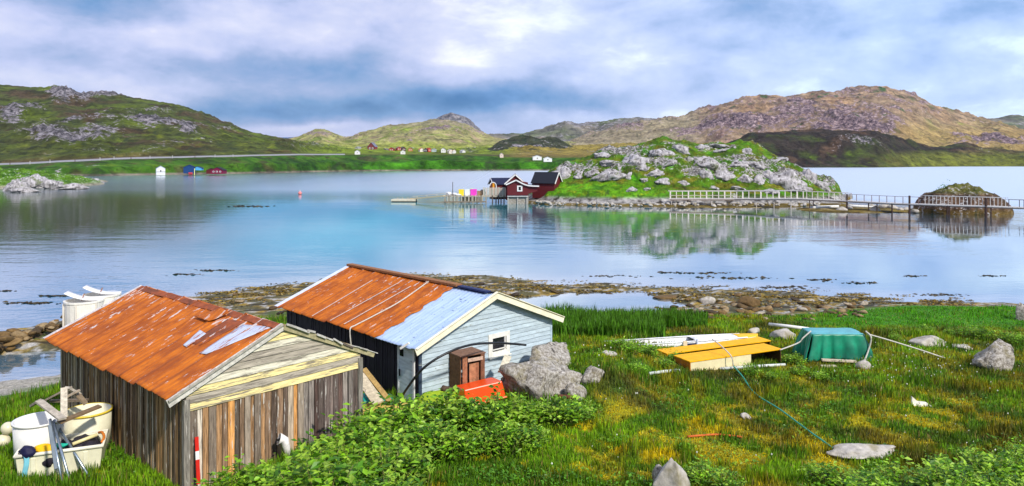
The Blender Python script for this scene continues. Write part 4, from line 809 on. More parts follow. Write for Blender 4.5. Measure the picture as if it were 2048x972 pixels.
# white scrap, red strip, pipes, posts
p = GP(1845, 812); mb = MB(); k = p.y / F
mb.prism([p + Vector((-20 * k, 0, 0)), p + Vector((18 * k, -.1, 0)), p + Vector((8 * k, 0, 7 * k)), p + Vector((-8 * k, .05, 8 * k)), p + Vector((-19 * k, .05, 18 * k))], (0, .06, 0), (.80, .76, .66)); tag(mb.build('foam_scrap', 'worn_paint', None), 'white wedge shaped scrap lying alone in the open grass', 'scrap')
pts = [GP(px, py) + Vector((0, 0, .05)) for px, py in [(1375, 877), (1400, 875), (1432, 873), (1460, 875), (1484, 878)]]
tag(MB().tube(curve_pts(pts, 16), .028, 6, (.55, .13, .03)).build('red_stick', 'raw_wood', None, True), 'bent orange red stick in the yellow moss', 'stick')
def pole(name, a, b, r, label, col=(.7, .72, .70), material='painted', lift=.06, cat='pole'):
    pa, pb = GP(*a), GP(*b); pa.z += lift; pb.z += lift; return tag(MB().tube([pa, pa.lerp(pb, .5) + Vector((0, 0, .01)), pb], r, 10, col).build(name, material, None, True), label, cat)
pole('pipe', (1298, 751), (1358, 744), .05, 'short pale grey pipe in the grass left of the yellow boxes', (.62, .66, .62))
pole('pipe', (1440, 741), (1570, 733), .05, 'pale pipe lying along the front of the yellow boxes', (.62, .64, .60))
pole('pole', (1538, 660), (1618, 670), .07, 'thick white pole pointing at the left side of the green tarp', (.80, .78, .72), lift=.25)
tag(MB().tube([GP(1060, 795) + Vector((0, 0, .1)), GP(1150, 806) + Vector((0, 0, .16))], .05, 8, (.14, .05, .03)).build('log', 'raw_wood', None, True), 'dark reddish log below the largest boulder', 'log')
# survey stake
a = on_front(Q1, 393, 874, -.12); b = on_front(Q1, 397, 968, -.25)
stk = empty('marker_stake', 'red and white marker stake leaning on the plank wall', 'stake', world(Q1, b)); A_, B_ = world(Q1, a) - stk.location, Vector((0, 0, 0))
for k, (f0, f1, c) in enumerate([(0, .52, (.62, .02, .01)), (.52, .70, (.8, .78, .74)), (.70, 1, (.62, .02, .01))]): MB().beam(B_.lerp(A_, f0), B_.lerp(A_, f1), .075, .03, c).build('red_band' if k != 1 else 'white_band', 'painted', stk)
# funnel like pipe and sill boards at the shed front
a = world(Q1, on_front(Q1, 568, 880, -.35)); b = world(Q1, on_front(Q1, 580, 925, -.45)); fp = empty('bent_pipe', 'white bent pipe with dark open mouth leaning on the shed front', 'pipe', b)
MB().tube([a - b + Vector((-.10, -.05, .04)), a - b + Vector((.0, 0, 0)), Vector((0, 0, 0))], [.13, .10, .055], 12, (.76, .72, .68), cap=False).build('tube', 'worn_paint', fp, True, solid=.01)
MB().lathe([(0, 0), (.10, 0)], tuple(a - b + Vector((-.07, -.03, .02))), 12, (.01, .01, .01)).build('mouth', 'painted', fp)  # black disc painted in for the pipe's shaded inside
for k, (p0, p1, lb) in enumerate([((560, 925), (628, 899), 'upper grey board lying along the foot of the plank wall'), ((566, 930), (626, 905), 'lower grey board lying along the foot of the plank wall')]):
    tag(MB().beam(world(Q1, on_front(Q1, *p0, -.3 - .08 * k)), world(Q1, on_front(Q1, *p1, -.2 - .08 * k)), .09, .05, (.52, .48, .44)).build('board', 'worn_paint', None), lb, 'board')
# between the sheds: boards, net, upturned hull
tag(MB().beam(UD(712, 742, 20.9), UD(757, 806, 19.6), .30, .05, (.62, .52, .36), up=(0, -.5, 1)).build('board', 'worn_paint', None), 'wide cream board leaning between the sheds', 'board')
tag(MB().beam(UD(728, 738, 20.9), UD(782, 806, 19.8), .14, .05, (.42, .27, .09), up=(0, -.5, 1)).build('board', 'worn_paint', None), 'narrow brown yellow board right of the wide cream board', 'board')
p = GP(742, 812); me = rock_mesh('net_pile', 301, 4, .7, .3, 'net', 3); put('net_pile', me, (p.x, p.y, p.z + .12), (.52, .4, .36), (0, 0, .3), 'turquoise green fishing net heaped beneath the leaning boards', 'net')
p = GP(770, 838); hull = empty('upturned_hull', 'faded yellow hull lying upside down between the sheds', 'boat', (p.x, p.y, p.z - .1), .15); mb = MB()
mb.grid(lambda u, v: ((u - .5) * 2.3, math.cos(math.pi * v) * .62 * math.sin(math.pi * min(max(u * .85 + .1, 0), 1))**.5, .52 * math.sin(math.pi * v)**.6 * (math.sin(math.pi * (u * .8 + .12))**.6)), 20, 14, (.58, .42, .10)); mb.build('hull', 'worn_paint', hull, True, solid=.03)
MB().tube([((u - .5) * 2.3, -.62 * math.sin(math.pi * (u * .85 + .1))**.5, .03) for u in np.linspace(0, 1, 14)], .05, 8, (.76, .66, .48)).build('gunwale', 'worn_paint', hull, True)
# crate, orange tub, hose in front of the blue gable
p = GP(932, 800); ca = .62; cr = empty('wooden_crate', 'tall brown wooden cupboard standing open in front of the blue gable', 'cupboard', (p.x - .02, p.y + .25, p.z), ca)
cw, cd, ch = .82, .75, 1.32
for nm, c, s, col in [('side_panel', (-cw / 2, 0, ch / 2), (.03, cd, ch), (.15, .075, .035)), ('side_panel', (cw / 2, 0, ch / 2), (.03, cd, ch), (.24, .11, .06)), ('back_panel', (0, cd / 2, ch / 2), (cw, .03, ch), (.15, .08, .05)), ('top', (0, 0, ch + .017), (cw + .06, cd + .06, .035), (.22, .12, .08)),  # left side panel painted darker, as the side turned from the light
                      ('door_board', (-.27, -cd / 2 - .0, ch / 2), (.16, .03, ch - .02), (.34, .15, .08)), ('door_board', (.0, -cd / 2 + .02, ch / 2 - .12), (.22, .03, ch - .26), (.44, .21, .11)), ('door_board', (.17, -cd / 2 + .04, ch / 2 - .12), (.13, .03, ch - .26), (.30, .13, .07)), ('door_board', (.33, -cd / 2 - .0, ch / 2), (.12, .03, ch - .02), (.20, .09, .05)), ('lath', (.07, -cd / 2 - .035, ch - .12), (.52, .03, .10), (.56, .40, .30))]:
    MB().box(c, s, col=col).build(nm, 'raw_wood', cr, bevel=.006)
def box_tub(px, py, w_, d_, h_, rz, col, label, name='plastic_box', tilt=(0, 0), lid=None, lift=0.0):
    p = GP(px, py); o = empty(name, label, 'box', (p.x, p.y, p.z + lift), rz); o.rotation_euler = (tilt[0], tilt[1], rz)
    return o
ot = box_tub(962, 808, 0, 0, 0, .42, None, 'orange red plastic tub lying upside down below the wooden cupboard', 'orange_tub', (-.10, -.10), lift=.12)
OC = (.86, .075, .005); mb = MB(); mb.box((0, 0, .24), (1.15, .72, .46), col=OC, taper=1.08); mb.build('body', 'plastic', ot, bevel=.03)
mb = MB(); mb.box((0, 0, .02), (1.32, .86, .045), col=(.88, .16, .02)); mb.build('rim', 'plastic', ot, bevel=.015)
hp = [UD(798, 806, 20.3), UD(812, 780, 20.0), UD(845, 738, 19.8), UD(890, 708, 20.0), UD(940, 690, 20.6), UD(990, 686, 21.8), UD(1030, 688, 22.6), UD(1052, 690, 22.8)]
tag(MB().tube(curve_pts(hp, 49), .035, 8).build('hose', 'hose', None, True), 'thick black hose arching from the door over the cupboard to the boulders', 'hose')
g_ = GP(880, 812); blob_obj('canvas_heap', (g_.x, g_.y, g_.z + .18), (.62, .4, .34), (0, 0, .2), 'painted', 'lime green and yellow canvas heap in the bush left of the orange tub', 'canvas', 41, (.30, .42, .02))
blob_obj('weight', UD(893, 777, 19.2), (.16, .12, .11), (0, 0, .2), 'painted', 'small dark brown lump on the lime green canvas', 'weight', 42, (.08, .05, .03))
tag(MB().beam(UD(1003, 745, 21.5), UD(1016, 712, 22.3), .22, .05, (.62, .56, .42), up=(0, -1, .5)).build('board', 'worn_paint', None), 'cream board leaning between the cupboard and the boulders', 'board')
MATS['painted']

# yellow boxes
def ybox(nm, A, B, dep, hh, label, front, yaw_fix=None):
    a, b = GP(*A), GP(*B); zb = min(a.z, b.z) - .08; an = math.atan2(b.y - a.y, b.x - a.x); wd = (b - a).length; o = empty(nm, label, 'box', (a.x, a.y, zb), an)
    YC = (.86, .42, .004); t = .03
    mb = MB(); mb.box((wd / 2, dep / 2, hh + .02), (wd + .04, dep + .04, .04), col=YC); mb.build('top_panel', 'painted', o, bevel=.008)
    MB().box((0.015, dep / 2, hh / 2), (t, dep, hh), col=(.48, .17, .015)).build('end_panel', 'worn_paint', o); MB().box((wd - .015, dep / 2, hh / 2), (t, dep, hh), col=(.10, .05, .02)).build('end_panel', 'worn_paint', o)  # ends coloured darker than the top, their shade painted in
    MB().box((wd / 2, dep - .015, hh / 2), (wd - .06, t, hh), col=(.18, .12, .05)).build('back_panel', 'worn_paint', o)
    if front:
        MB().box((wd * front / 2, .018, hh / 2 - .002), (wd * front - .03, t, hh - .01), col=(.80, .70, .42)).build('front_panel', 'plastic', o)
        MB().box((wd * front * .69, -.005, hh / 2), (.04, .02, hh - .02), col=(.78, .62, .25)).build('batten', 'painted', o)
    return o, wd
ybox('yellow_box', (1380, 742), (1562, 726), .85, .55, 'front yellow topped box with cream front panel lying in the grass', .66)
ybox('yellow_box', (1334, 712), (1540, 704), .60, .48, 'rear yellow topped box just behind the cream fronted one', 0)
# long white boat with rails and yellow bow
a, b = GP(1215, 688), GP(1465, 688); an = math.atan2(b.y - a.y, b.x - a.x); bl_ = (b - a).length + 1.1
bt = empty('white_boat', 'long low white boat with yellow bow lying in grass behind the yellow boxes', 'boat', (a.x, a.y, min(a.z, b.z) - .05), an)
bt.scale = (1, 1, .72)
def hullf(u, v):
    wv_ = .40 * (1 - max(0, (u - .6) / .4)**2.2)**.5 if u < 1 else 0; return (u * bl_, math.cos(math.pi * v) * wv_ * 1.0, .42 - .42 * math.sin(math.pi * v)**.5 + .05 * u)
mb = MB(); mb.grid(hullf, 30, 14, (.78, .78, .80)); mb.build('hull', 'worn_paint', bt, True, solid=.02)
mb = MB(); mb.grid(lambda u, v: (lambda U_: (hullf(U_, 0)[0], hullf(U_, v * .999)[1] * .97, .46 + .10 * U_ * math.sin(math.pi * v)))(.55 + u * .32), 14, 10, (.80, .80, .84)); mb.build('fore_deck', 'worn_paint', bt, True, solid=.02)
mb = MB(); mb.grid(lambda u, v: (lambda U_: (hullf(U_, 0)[0] + .01, hullf(U_, v)[1] * 1.04, .10 + .42 * (1 - abs(v * 2 - 1)**4) ** .5 * 1.08))(.84 + u * .16), 12, 14, (.85, .48, .03)); mb.build('bow', 'painted', bt, True, solid=.02)
for s_ in (-1, 1): MB().tube([(0, s_ * .40, .47), (bl_ * .62, s_ * .40, .50), (bl_ * .9, s_ * .3, .50)], .035, 8, (.82, .82, .84)).build('gunwale', 'painted', bt, True)
MB().box((bl_ * .47, -.44, .30), (.16, .05, .50), col=(.80, .62, .42)).build('post', 'painted', bt); MB().box((bl_ * .55, -.44, .35), (.06, .05, .5), col=(.6, .65, .8)).build('post', 'painted', bt)
MB().box((bl_ * .51, -.42, .30), (.45, .04, .20), col=(.02, .03, .08)).build('dark_panel', 'painted', bt)
MB().box((bl_ * .2, 0, .10), (bl_ * .4, .6, .04), col=(.55, .55, .55)).build('thwart', 'worn_paint', bt)
# green tarp over a stack
a, b = GP(1612, 722), GP(1742, 722); wdt = (b - a).length; cx_ = (a + b) / 2; an = math.atan2(b.y - a.y, b.x - a.x)
tp = empty('covered_stack', 'stack covered by a draped dark green tarpaulin tied down with rope', 'tarpaulin', (cx_.x, cx_.y + .5, cx_.z - .05), an)
hh = .98; wt = wdt * .80
def tarpf(s_, t_, top=False):
    """s_ goes round the perimeter, t_ from the top edge (0) to the hem (1)"""
    pts = [(-wt / 2, -.5), (wt / 2, -.5), (wt / 2, .5), (-wt / 2, .5)]; k = s_ * 4; i = int(k) % 4; f = k - int(k)
    x = pts[i][0] * (1 - f) + pts[(i + 1) % 4][0] * f; y = pts[i][1] * (1 - f) + pts[(i + 1) % 4][1] * f
    fold = (abs(math.sin(s_ * 52 + 2 * math.sin(s_ * 9)))**.5 - .6) * .32 * t_**.7 + .03 * mnoise.noise(Vector((s_ * 9, t_ * 3, 1))); cor = 1 + t_ * (.16 + .13 * math.cos(2 * math.pi * k)) + fold
    sagf = .05 * math.sin(f * math.pi) * t_
    return (x * cor, y * cor - (sagf if i == 0 else 0), hh * (1 - t_) + .03 + (.10 * math.sin(f * math.pi) * t_ if i == 0 else 0))
mb = MB(); mb.grid(tarpf, 130, 14); mb.build('tarpaulin', 'tarp', tp, True, solid=.008)
mb = MB(); mb.grid(lambda u, v: ((u - .5) * wt * 1.02, (v - .5) * 1.02, hh + .05 + .02 * mnoise.noise(Vector((u * 5, v * 5, 0))) - .03 * (abs(2 * u - 1)**8 + abs(2 * v - 1)**8)), 24, 12); mb.build('tarpaulin_top', 'tarp_top_lit', tp, True, solid=.01)
MB().box((0, 0, hh / 2 - .02), (wt - .1, .9, hh - .1), col=(.2, .15, .1)).build('stack', 'raw_wood', tp)
tag(MB().beam(GP(1640, 724) + Vector((0, -.15, .12)), GP(1708, 726) + Vector((0, -.15, .10)), .14, .06, (.60, .50, .38)).build('board', 'raw_wood', None), 'pale board lying at the front foot of the green tarp', 'board')
tag(MB().beam(GP(1642, 735) + Vector((0, 0, .05)), GP(1672, 735) + Vector((0, 0, .05)), .16, .05, (.5, .45, .3)).build('board', 'raw_wood', None), 'short dull board half sunk in grass before the tarp', 'board')
d_ = cx_.y
def rope(pts, r, label, material, n=40): tag(MB().tube(curve_pts(pts, n), r, 6).build('rope', material, None, True), label, 'rope')
rope([UD(1735, 668, d_ + .2), UD(1780, 681, d_ + .1), UD(1835, 698, d_), GP(1890, 718) + Vector((0, 0, .03))], .028, 'pale blue rope stretched from the tarp down to the right', 'rope_pale')
rope([UD(1731, 662, d_ - .1), UD(1742, 675, d_ - .2), UD(1737, 700, d_ - .2), UD(1728, 724, d_ - .4)], .03, 'cream rope hanging down the right corner of the tarp', 'rope_pale')
rope([UD(1622, 662, d_ + .1), UD(1606, 676, d_), UD(1596, 686, d_), UD(1560, 700, d_ - .3)], .025, 'brown rope from the left side of the tarp into the grass', 'rope_pale')
za_ = GP(1466, 742)
rope([UD(1424, 678, za_.y + .9), UD(1440, 690, za_.y + .4), UD(1462, 712, za_.y - .05), UD(1467, 732, za_.y - .08)], .02, 'thin brown rope tied over the yellow boxes', 'rope_pale')
hz = [UD(1467, 732, za_.y - .1), GP(1485, 760) + Vector((0, 0, .12)), GP(1510, 790) + Vector((0, 0, .05)), GP(1560, 826) + Vector((0, 0, .10)), GP(1610, 864) + Vector((0, 0, .10)), GP(1650, 893) + Vector((0, 0, .10)), GP(1678, 910) + Vector((0, 0, .05))]
tag(MB().tube(curve_pts(hz, 42), .022, 7).build('hose', 'rope_green', None, True), 'green hose running from the yellow boxes through the moss to the flat rock', 'hose')

# ================================================================== ISLAND THINGS, BRIDGE, FAR SHORE
def hit(name, px, py):
    kp, keys, D, P, Dd, Zz = LAY[name]; i = int(np.argmin(np.abs(P - px))); yy = HY + F * (H - Zz[i]) / Dd[i]
    j = np.argmax((yy <= py) & (Zz[i] > -.2)); return Vector(((px - HX) / F * Dd[i][j], Dd[i][j], Zz[i][j]))
BM = [rock_mesh('island_boulder', 400 + i, 4, .95, .34, 'far_boulder', 12) for i in range(6)]
special = {0: 'big pale rounded boulder just above the red boathouses', 23: 'largest grey boulder low on the right end of the island', 24: 'tall grey boulder at the far right end of the island', 8: 'upright grey boulder near the island summit', 7: 'grey boulder block just left of the upright summit boulder', 3: 'broad pale boulder above the left meadow of the island', 19: 'wide cracked boulder above the middle of the footbridge'}
blist = [(1127, 345, 19, 20), (1212, 311, 18, 8), (1223, 327, 22, 10), (1217, 351, 29, 13), (1258, 352, 10, 11), (1290, 361, 9, 5), (1270, 319, 22, 15), (1327, 304, 22, 13), (1362, 298, 14, 15), (1313, 346, 17, 9), (1325, 365, 19, 8), (1366, 365, 13, 7), (1418, 323, 24, 13), (1406, 296, 13, 6), (1444, 302, 18, 6), (1448, 292, 16, 4), (1492, 304, 17, 10), (1516, 329, 20, 9), (1472, 326, 22, 8), (1454, 348, 30, 17), (1412, 351, 13, 12), (1490, 357, 13, 10), (1519, 361, 18, 15), (1574, 355, 38, 25), (1615, 348, 15, 17), (1548, 320, 28, 6), (1296, 379, 9, 5), (1264, 379, 9, 5), (1160, 352, 16, 10), (1185, 345, 14, 9), (1340, 325, 15, 8), (1380, 318, 8, 8), (1640, 368, 16, 14), (1285, 335, 12, 8), (1240, 338, 10, 5), (1535, 345, 14, 10), (1600, 375, 20, 9), (1430, 375, 16, 6), (1480, 378, 18, 6), (1540, 383, 16, 6)]
r = random.Random(11)
for i, (px, py, rx, ry) in enumerate(blist):
    p = hit('island', px, py + ry * .5); k = p.y / F; s = rx * k
    put('boulder', BM[i % 6], (p.x, p.y + s * .45, p.z + ry * k * .02), (s * 1.25, s * .9, ry * k * 1.25), (r.uniform(-.15, .15), r.uniform(-.25, .25), r.uniform(-.5, .5)), special.get(i, 'pale grey boulder embedded in the green slope of the island'), 'rock', None if i in special else 'boulders on the island slope')
pts = []
for i in range(170):
    px = r.uniform(1085, 1640) if i < 150 else r.uniform(1060, 1100); yy = np.interp(px, [1060, 1120, 1200, 1400, 1640], [405, 409, 411, 411.5, 410]); p = U(px, yy + r.uniform(-3.5, .5), .25); p.z = .1 + (410 - yy) * .0 + r.uniform(0, .35); pts.append((p.x, p.y, p.z))
SM = [rock_mesh('shore_stone', 450 + i, 2, .8, .15, 'pale_stone', 7) for i in range(4)]
scatter('stone', pts, .2, .46, 'whitish stone in the band of stones along the island waterline', 'stone', 'stones along the island waterline', SM, 14)
# rocky point boulders on the left shore
for i, (px, py, rx, ry, lb) in enumerate([(20, 368, 22, 14, 'light rock mass at the left edge of the far shore'), (62, 360, 26, 16, 'tall pale rock mass on the point at the left shore'), (96, 366, 18, 12, 'pale rock right of the tall mass on the left point'), (135, 372, 26, 7, 'low pale rock ledge at the tip of the left point'), (178, 362, 18, 6, 'small pale ledge farther right along the left shore'), (40, 378, 24, 7, 'low brown rock at the waterline of the left point')]):
    p = U(px, py + ry, 0); k = p.y / F; put('rock_outcrop', BM[i % 6], (p.x, p.y + 2, ry * k * .5), (rx * k * 1.1, rx * k * .6, ry * k * 1.3), (0, 0, r.uniform(0, 1)), lb, 'rock')
# red boathouses
RW, WT = (.11, .006, .010), (.80, .78, .76)
def far_house(name, c, w_, l_, h_, roofh, rz, wall, roof, label, cat='house', stilts=0, win=1, trim=True, over=.25, wallmat='painted', group=None, door=False):
    o = empty(name, label, cat, c, rz, group)
    mb = MB(); mb.prism([(-w_ / 2, -l_ / 2, stilts), (w_ / 2, -l_ / 2, stilts), (w_ / 2, -l_ / 2, h_), (0, -l_ / 2, h_ + roofh), (-w_ / 2, -l_ / 2, h_)], (0, l_, 0), wall); mb.build('wall', wallmat, o)
    mb = MB(); s = roofh / (w_ / 2); t = .12
    for sg in (-1, 1):
        e = sg * (w_ / 2 + over); mb.prism([(0, -l_ / 2 - over, h_ + roofh + .02), (e, -l_ / 2 - over, h_ - s * over + .02), (e, -l_ / 2 - over, h_ - s * over + t), (0, -l_ / 2 - over, h_ + roofh + t)], (0, l_ + 2 * over, 0), roof)
    mb.build('roof', 'painted', o)
    if trim:
        mb = MB()
        for sg in (-1, 1): mb.beam((0, -l_ / 2 - over - .04, h_ + roofh + .02), (sg * (w_ / 2 + over), -l_ / 2 - over - .04, h_ - s * over), .06, .24, WT)
        mb.build('barge_board', 'painted', o)
    for i in range(win):
        x = (i - (win - 1) / 2) * w_ / max(win, 1) * .8; fr = MB().box((x, -l_ / 2 - .02, stilts + (h_ - stilts) * .62), (w_ * .24 / max(1, win * .6), .06, (h_ - stilts) * .42), col=WT).build('window', 'painted', o)
        MB().box((x, -l_ / 2 - .06, stilts + (h_ - stilts) * .62), (w_ * .12 / max(1, win * .6), .03, (h_ - stilts) * .28), col=(.02, .02, .03)).build('pane', 'glass', fr)
    return o
D1 = 134.0; k = D1 / F
# front boathouse with the swooping right roof
cL = UD(1014.6, 391, D1); bh = empty('boathouse', 'front red boathouse with swooping white roof edge beside the wharf', 'boathouse', (cL.x, cL.y, 0))
zfl = H - (391 - HY) * k; zap = H - (361 - HY) * k; zL = H - (367 - HY) * k; wmain = 41.5 * k
MB().prism([(0, 0, zfl), (wmain, 0, zfl), (wmain, 0, zL + .1), (wmain * .42, 0, zap), (0, 0, zL)], (0, 4.0, 0), RW).build('wall', 'red_wall', bh)
zsw = [(-.25, zL - .25), (wmain * .42, zap + .05), (wmain * .85, zap - .75), (wmain * 1.15, zap - .98), (wmain * 1.53, zap - 1.05)]
mb = MB()
sw = [(float(v.x), float(v.z)) for v in curve_pts([(x, 0, z) for x, z in zsw[1:]], 18)]; line = [zsw[0]] + sw
for i in range(len(line) - 1):
    (xa, za), (xb, zb) = line[i], line[i + 1]; mb.prism([(xa, -.3, za), (xb, -.3, zb), (xb, -.3, zb + .12), (xa, -.3, za + .12)], (0, 4.4, 0), (.02, .022, .035))
mb.build('roof', 'painted', bh)
mb = MB()
for i in range(len(line) - 1): mb.beam((line[i][0], -.34, line[i][1] + .02), (line[i + 1][0], -.34, line[i + 1][1] + .02), .07, .22, WT)
mb.build('barge_board', 'painted', bh)
MB().prism([(wmain, .1, zfl + .3), (wmain * 1.45, .1, zfl + .8), (wmain * 1.45, .1, zap - 1.1), (wmain, .1, zap - .9)], (0, 3.6, 0), RW).build('lean_to', 'red_wall', bh)
wx = wmain * .60; wz = H - (377 - HY) * k; fr = MB().box((wx, -.03, wz), (.95, .07, 1.05), col=WT).build('window', 'painted', bh); MB().box((wx, -.07, wz), (.42, .03, .6), col=(.01, .01, .02)).build('pane', 'glass', fr)
for x in (.15, wmain * .5, wmain - .2): MB().box((x, .4, zfl / 2 - .3), (.24, .24, zfl + .6), col=(.42, .40, .36)).build('stilt', 'painted', bh)
MB().box((wmain * .5, .2, zfl - .12), (wmain, .2, .2), col=(.72, .7, .66)).build('sill_beam', 'painted', bh)
MB().box((wmain * .55, 1.6, zfl / 2 - .25), (wmain * .95, 2.2, zfl + .45), col=(.07, .06, .05)).build('underfloor_fill', 'boulder', bh)  # added stone box in place of the dark shaded space under the floor
far_house('boathouse', (UD(1030.5, 400, 139).x, 139.5, 0.6), 3.5, 5.5, 4.05 - .9, 1.55, 0, (.12, .01, .014), (.02, .025, .06), 'taller red boathouse gable rising directly behind the front boathouse', 'boathouse', win=0, wallmat='red_wall')
far_house('boathouse', (UD(1094, 400, 140).x, 141, .8), 3.4, 4.5, 3.0, 1.8, math.radians(64), (.14, .008, .012), (.015, .017, .025), 'rear red boathouse with a black roof beside the pale rounded boulder', 'boathouse', win=0, wallmat='red_wall')
lb_ = far_house('boathouse', (UD(1006, 400, 141).x, 141, .6), 2.8, 4.5, 2.9, 1.0, math.radians(-70), (.05, .012, .012), (.015, .018, .05), 'low dark roofed boathouse left of the gabled ones', 'boathouse', win=0, wallmat='red_wall')
# arched cabin end with amber canvas
p = UD(986, 392, 137.5); ar = empty('canvas_shelter', 'small arched shelter with an amber front at the left end of the boathouses', 'shelter', (p.x, p.y, 1.4)); k2 = 137.5 / F
mb = MB(); arc = [(math.cos(t) * 6.5 * k2, 0, 1.75 + math.sin(t) * 7.5 * k2 * 1.0) for t in np.linspace(0, math.pi, 12)]; mb.prism([(6.5 * k2, 0, 0)] + arc + [(-6.5 * k2, 0, 0)], (0, 2.5, 0), (.14, .05, .03)); mb.build('body', 'raw_wood', ar)
MB().box((.1, -.03, 1.4), (.35, .05, 1.9), col=(.75, .30, .02)).build('amber_door', 'painted', ar)
mb = MB(); mb.tube([(6.5 * k2, -.05, .4)] + [(a[0], -.05, a[2]) for a in arc], .09, 6, WT); mb.build('trim', 'painted', ar)
# wharf
wf = empty('wharf', 'timber wharf on piles with railing left of the red boathouses', 'wharf', (UD(888, 390, 137).x, 137, 0)); ox = wf.location.x
def wx_(px): return UD(px, 390, 137).x - ox
k3 = 137 / F; dz = H - (392 - HY) * k3; PW = (.50, .46, .38)
MB().box(((wx_(888) + wx_(1016)) / 2, 2.2, dz - .1), (wx_(1016) - wx_(888), 4.4, .2), col=(.42, .38, .30)).build('deck', 'raw_wood', wf)
MB().box(((wx_(888) + wx_(972)) / 2, -.05, .30), (wx_(972) - wx_(888), .12, .2), col=(.25, .2, .15)).build('cross_beam', 'raw_wood', wf)
for i, px in enumerate(list(range(890, 970, 8)) + [972, 985, 992, 997, 1002, 1008]):
    h0 = dz + .1; MB().box((wx_(px), 0 if i % 2 else .15, h0 / 2 - .4), (.22, .2, h0 + .8), col=(.34, .29, .22) if px < 975 else (.12, .09, .07)).build('pile', 'raw_wood', wf)
for i in range(11): MB().box((wx_(895 + i * 7), -.12, .95), (.14, .06, 1.2), col=PW).build('fender_board', 'raw_wood', wf)
MB().box((wx_(945), .25, dz * .5), (wx_(967) - wx_(925), .1, dz * .8), col=(.16, .15, .10)).build('back_boarding', 'raw_wood', wf)
mb = MB()
x = wx_(967)
while x < wx_(1014): mb.box((x, .1, H - (388 - HY) * k3 + .0 + .35), (.20, .06, 1.7 + .1 * math.sin(x * 7)), col=(.55 + .08 * math.sin(x * 9), .50, .42)); x += .27
mb.build('board_screen', 'raw_wood', wf)
# gear on the wharf: each its own thing
def gear(name, px, w_, h_, col, label, shape='box', dy=1.2):
    p = Vector((UD(px, 390, 137 + dy).x, 137 + dy, dz)); kk = (137 + dy) / F
    if shape == 'box':
        o = empty(name, label, 'container', p, .1); hollow_box(m := MB(), w_ * kk, 1.0, h_ * kk, .06, col); m.build('body', 'plastic', o, bevel=.04); MB().box((0, 0, h_ * kk + .03), (w_ * kk * 1.06, 1.06, .07), col=tuple(min(1, c * 1.1) for c in col)).build('lid', 'plastic', o, bevel=.02)
    else:
        o = blob_obj(name, p + Vector((0, 0, h_ * kk * .42)), (w_ * kk * .56, .6, h_ * kk * .6), (0, 0, px), 'plastic', label, 'bag', int(px), col)
    return o
gear('bag', 897, 13, 9, (.78, .78, .78), 'white bulging bag at the left end of the wharf', 'blob'); gear('bag', 909, 11, 7, (.70, .70, .72), 'second white bag on the wharf right of the first', 'blob')
gear('container', 922.5, 10.5, 12, (.88, .66, .02), 'yellow container on the wharf'); gear('container', 934.5, 10, 12, (.80, .82, .80), 'white container between the yellow and pink ones'); gear('container', 947, 13, 12.5, (.80, .05, .52), 'bright pink container on the wharf')
gear('float', 943, 7, 5, (.45, .75, .25), 'pale green float peeping over the pink container', 'blob', 2.2); bpy.data.objects['float'].location.z += .9; bpy.data.objects['float']['category'] = 'float'
gear('crate', 959.5, 10, 9, (.34, .20, .10), 'brown crate right of the pink container'); gear('net_heap', 966, 12, 14, (.02, .02, .02), 'black net heap against the board screen', 'blob', 2.0); bpy.data.objects['float']
gear('bag', 888 + 28, 7, 5, (.6, .62, .62), 'small grey bag squeezed left of the yellow container', 'blob', .8)
tag(MB().tube([Vector((UD(905.5, 390, 137.6).x, 137.6, dz)), Vector((UD(905.5, 390, 137.6).x, 137.6, H - (364 - HY) * k3))], .06, 6, (.08, .06, .05)).build('mast', 'painted', None), 'thin dark mast rising from the left part of the wharf', 'mast')
# floating pontoon and gangway
p0, p1 = U(784, 404, 0), U(828, 405, 0); pf = empty('pontoon', 'low pale floating pontoon left of the wharf', 'pontoon', ((p0.x + p1.x) / 2, p0.y + 1.2, 0), -.03)
L0 = (p1 - p0).length; MB().box((0, 0, .32), (L0, 2.6, .35), col=(.62, .55, .42)).build('deck', 'raw_wood', pf, bevel=.03); MB().box((0, 0, .05), (L0 - .2, 2.4, .35), col=(.12, .08, .06)).build('hull', 'painted', pf)
for x in (-L0 * .3, -L0 * .1, L0 * .12): MB().box((x, .6, .58), (.12, .12, .4), col=(.5, .42, .3)).build('bollard', 'raw_wood', pf)
ga, gb = Vector((UD(824, 400, p0.y + 1).x, p0.y + 1.2, .55)), Vector((wf.location.x + .2, 138, dz)); gw = empty('gangway', 'narrow tan gangway sloping from the pontoon up to the wharf', 'gangway', ga)
MB().beam((0, 0, 0), gb - ga, 1.3, .30, (.62, .52, .34)).build('deck', 'raw_wood', gw)
for s_ in (-.5, .5):
    MB().beam((0, s_, .45), gb - ga + Vector((0, s_, .45)), .05, .05, (.60, .55, .48)).build('handrail', 'raw_wood', gw)
    for f in (.15, .45, .75): q_ = (gb - ga) * f; MB().beam(q_ + Vector((0, s_, 0)), q_ + Vector((0, s_, .45)), .06, .06, (.55, .5, .42)).build('post', 'raw_wood', gw)
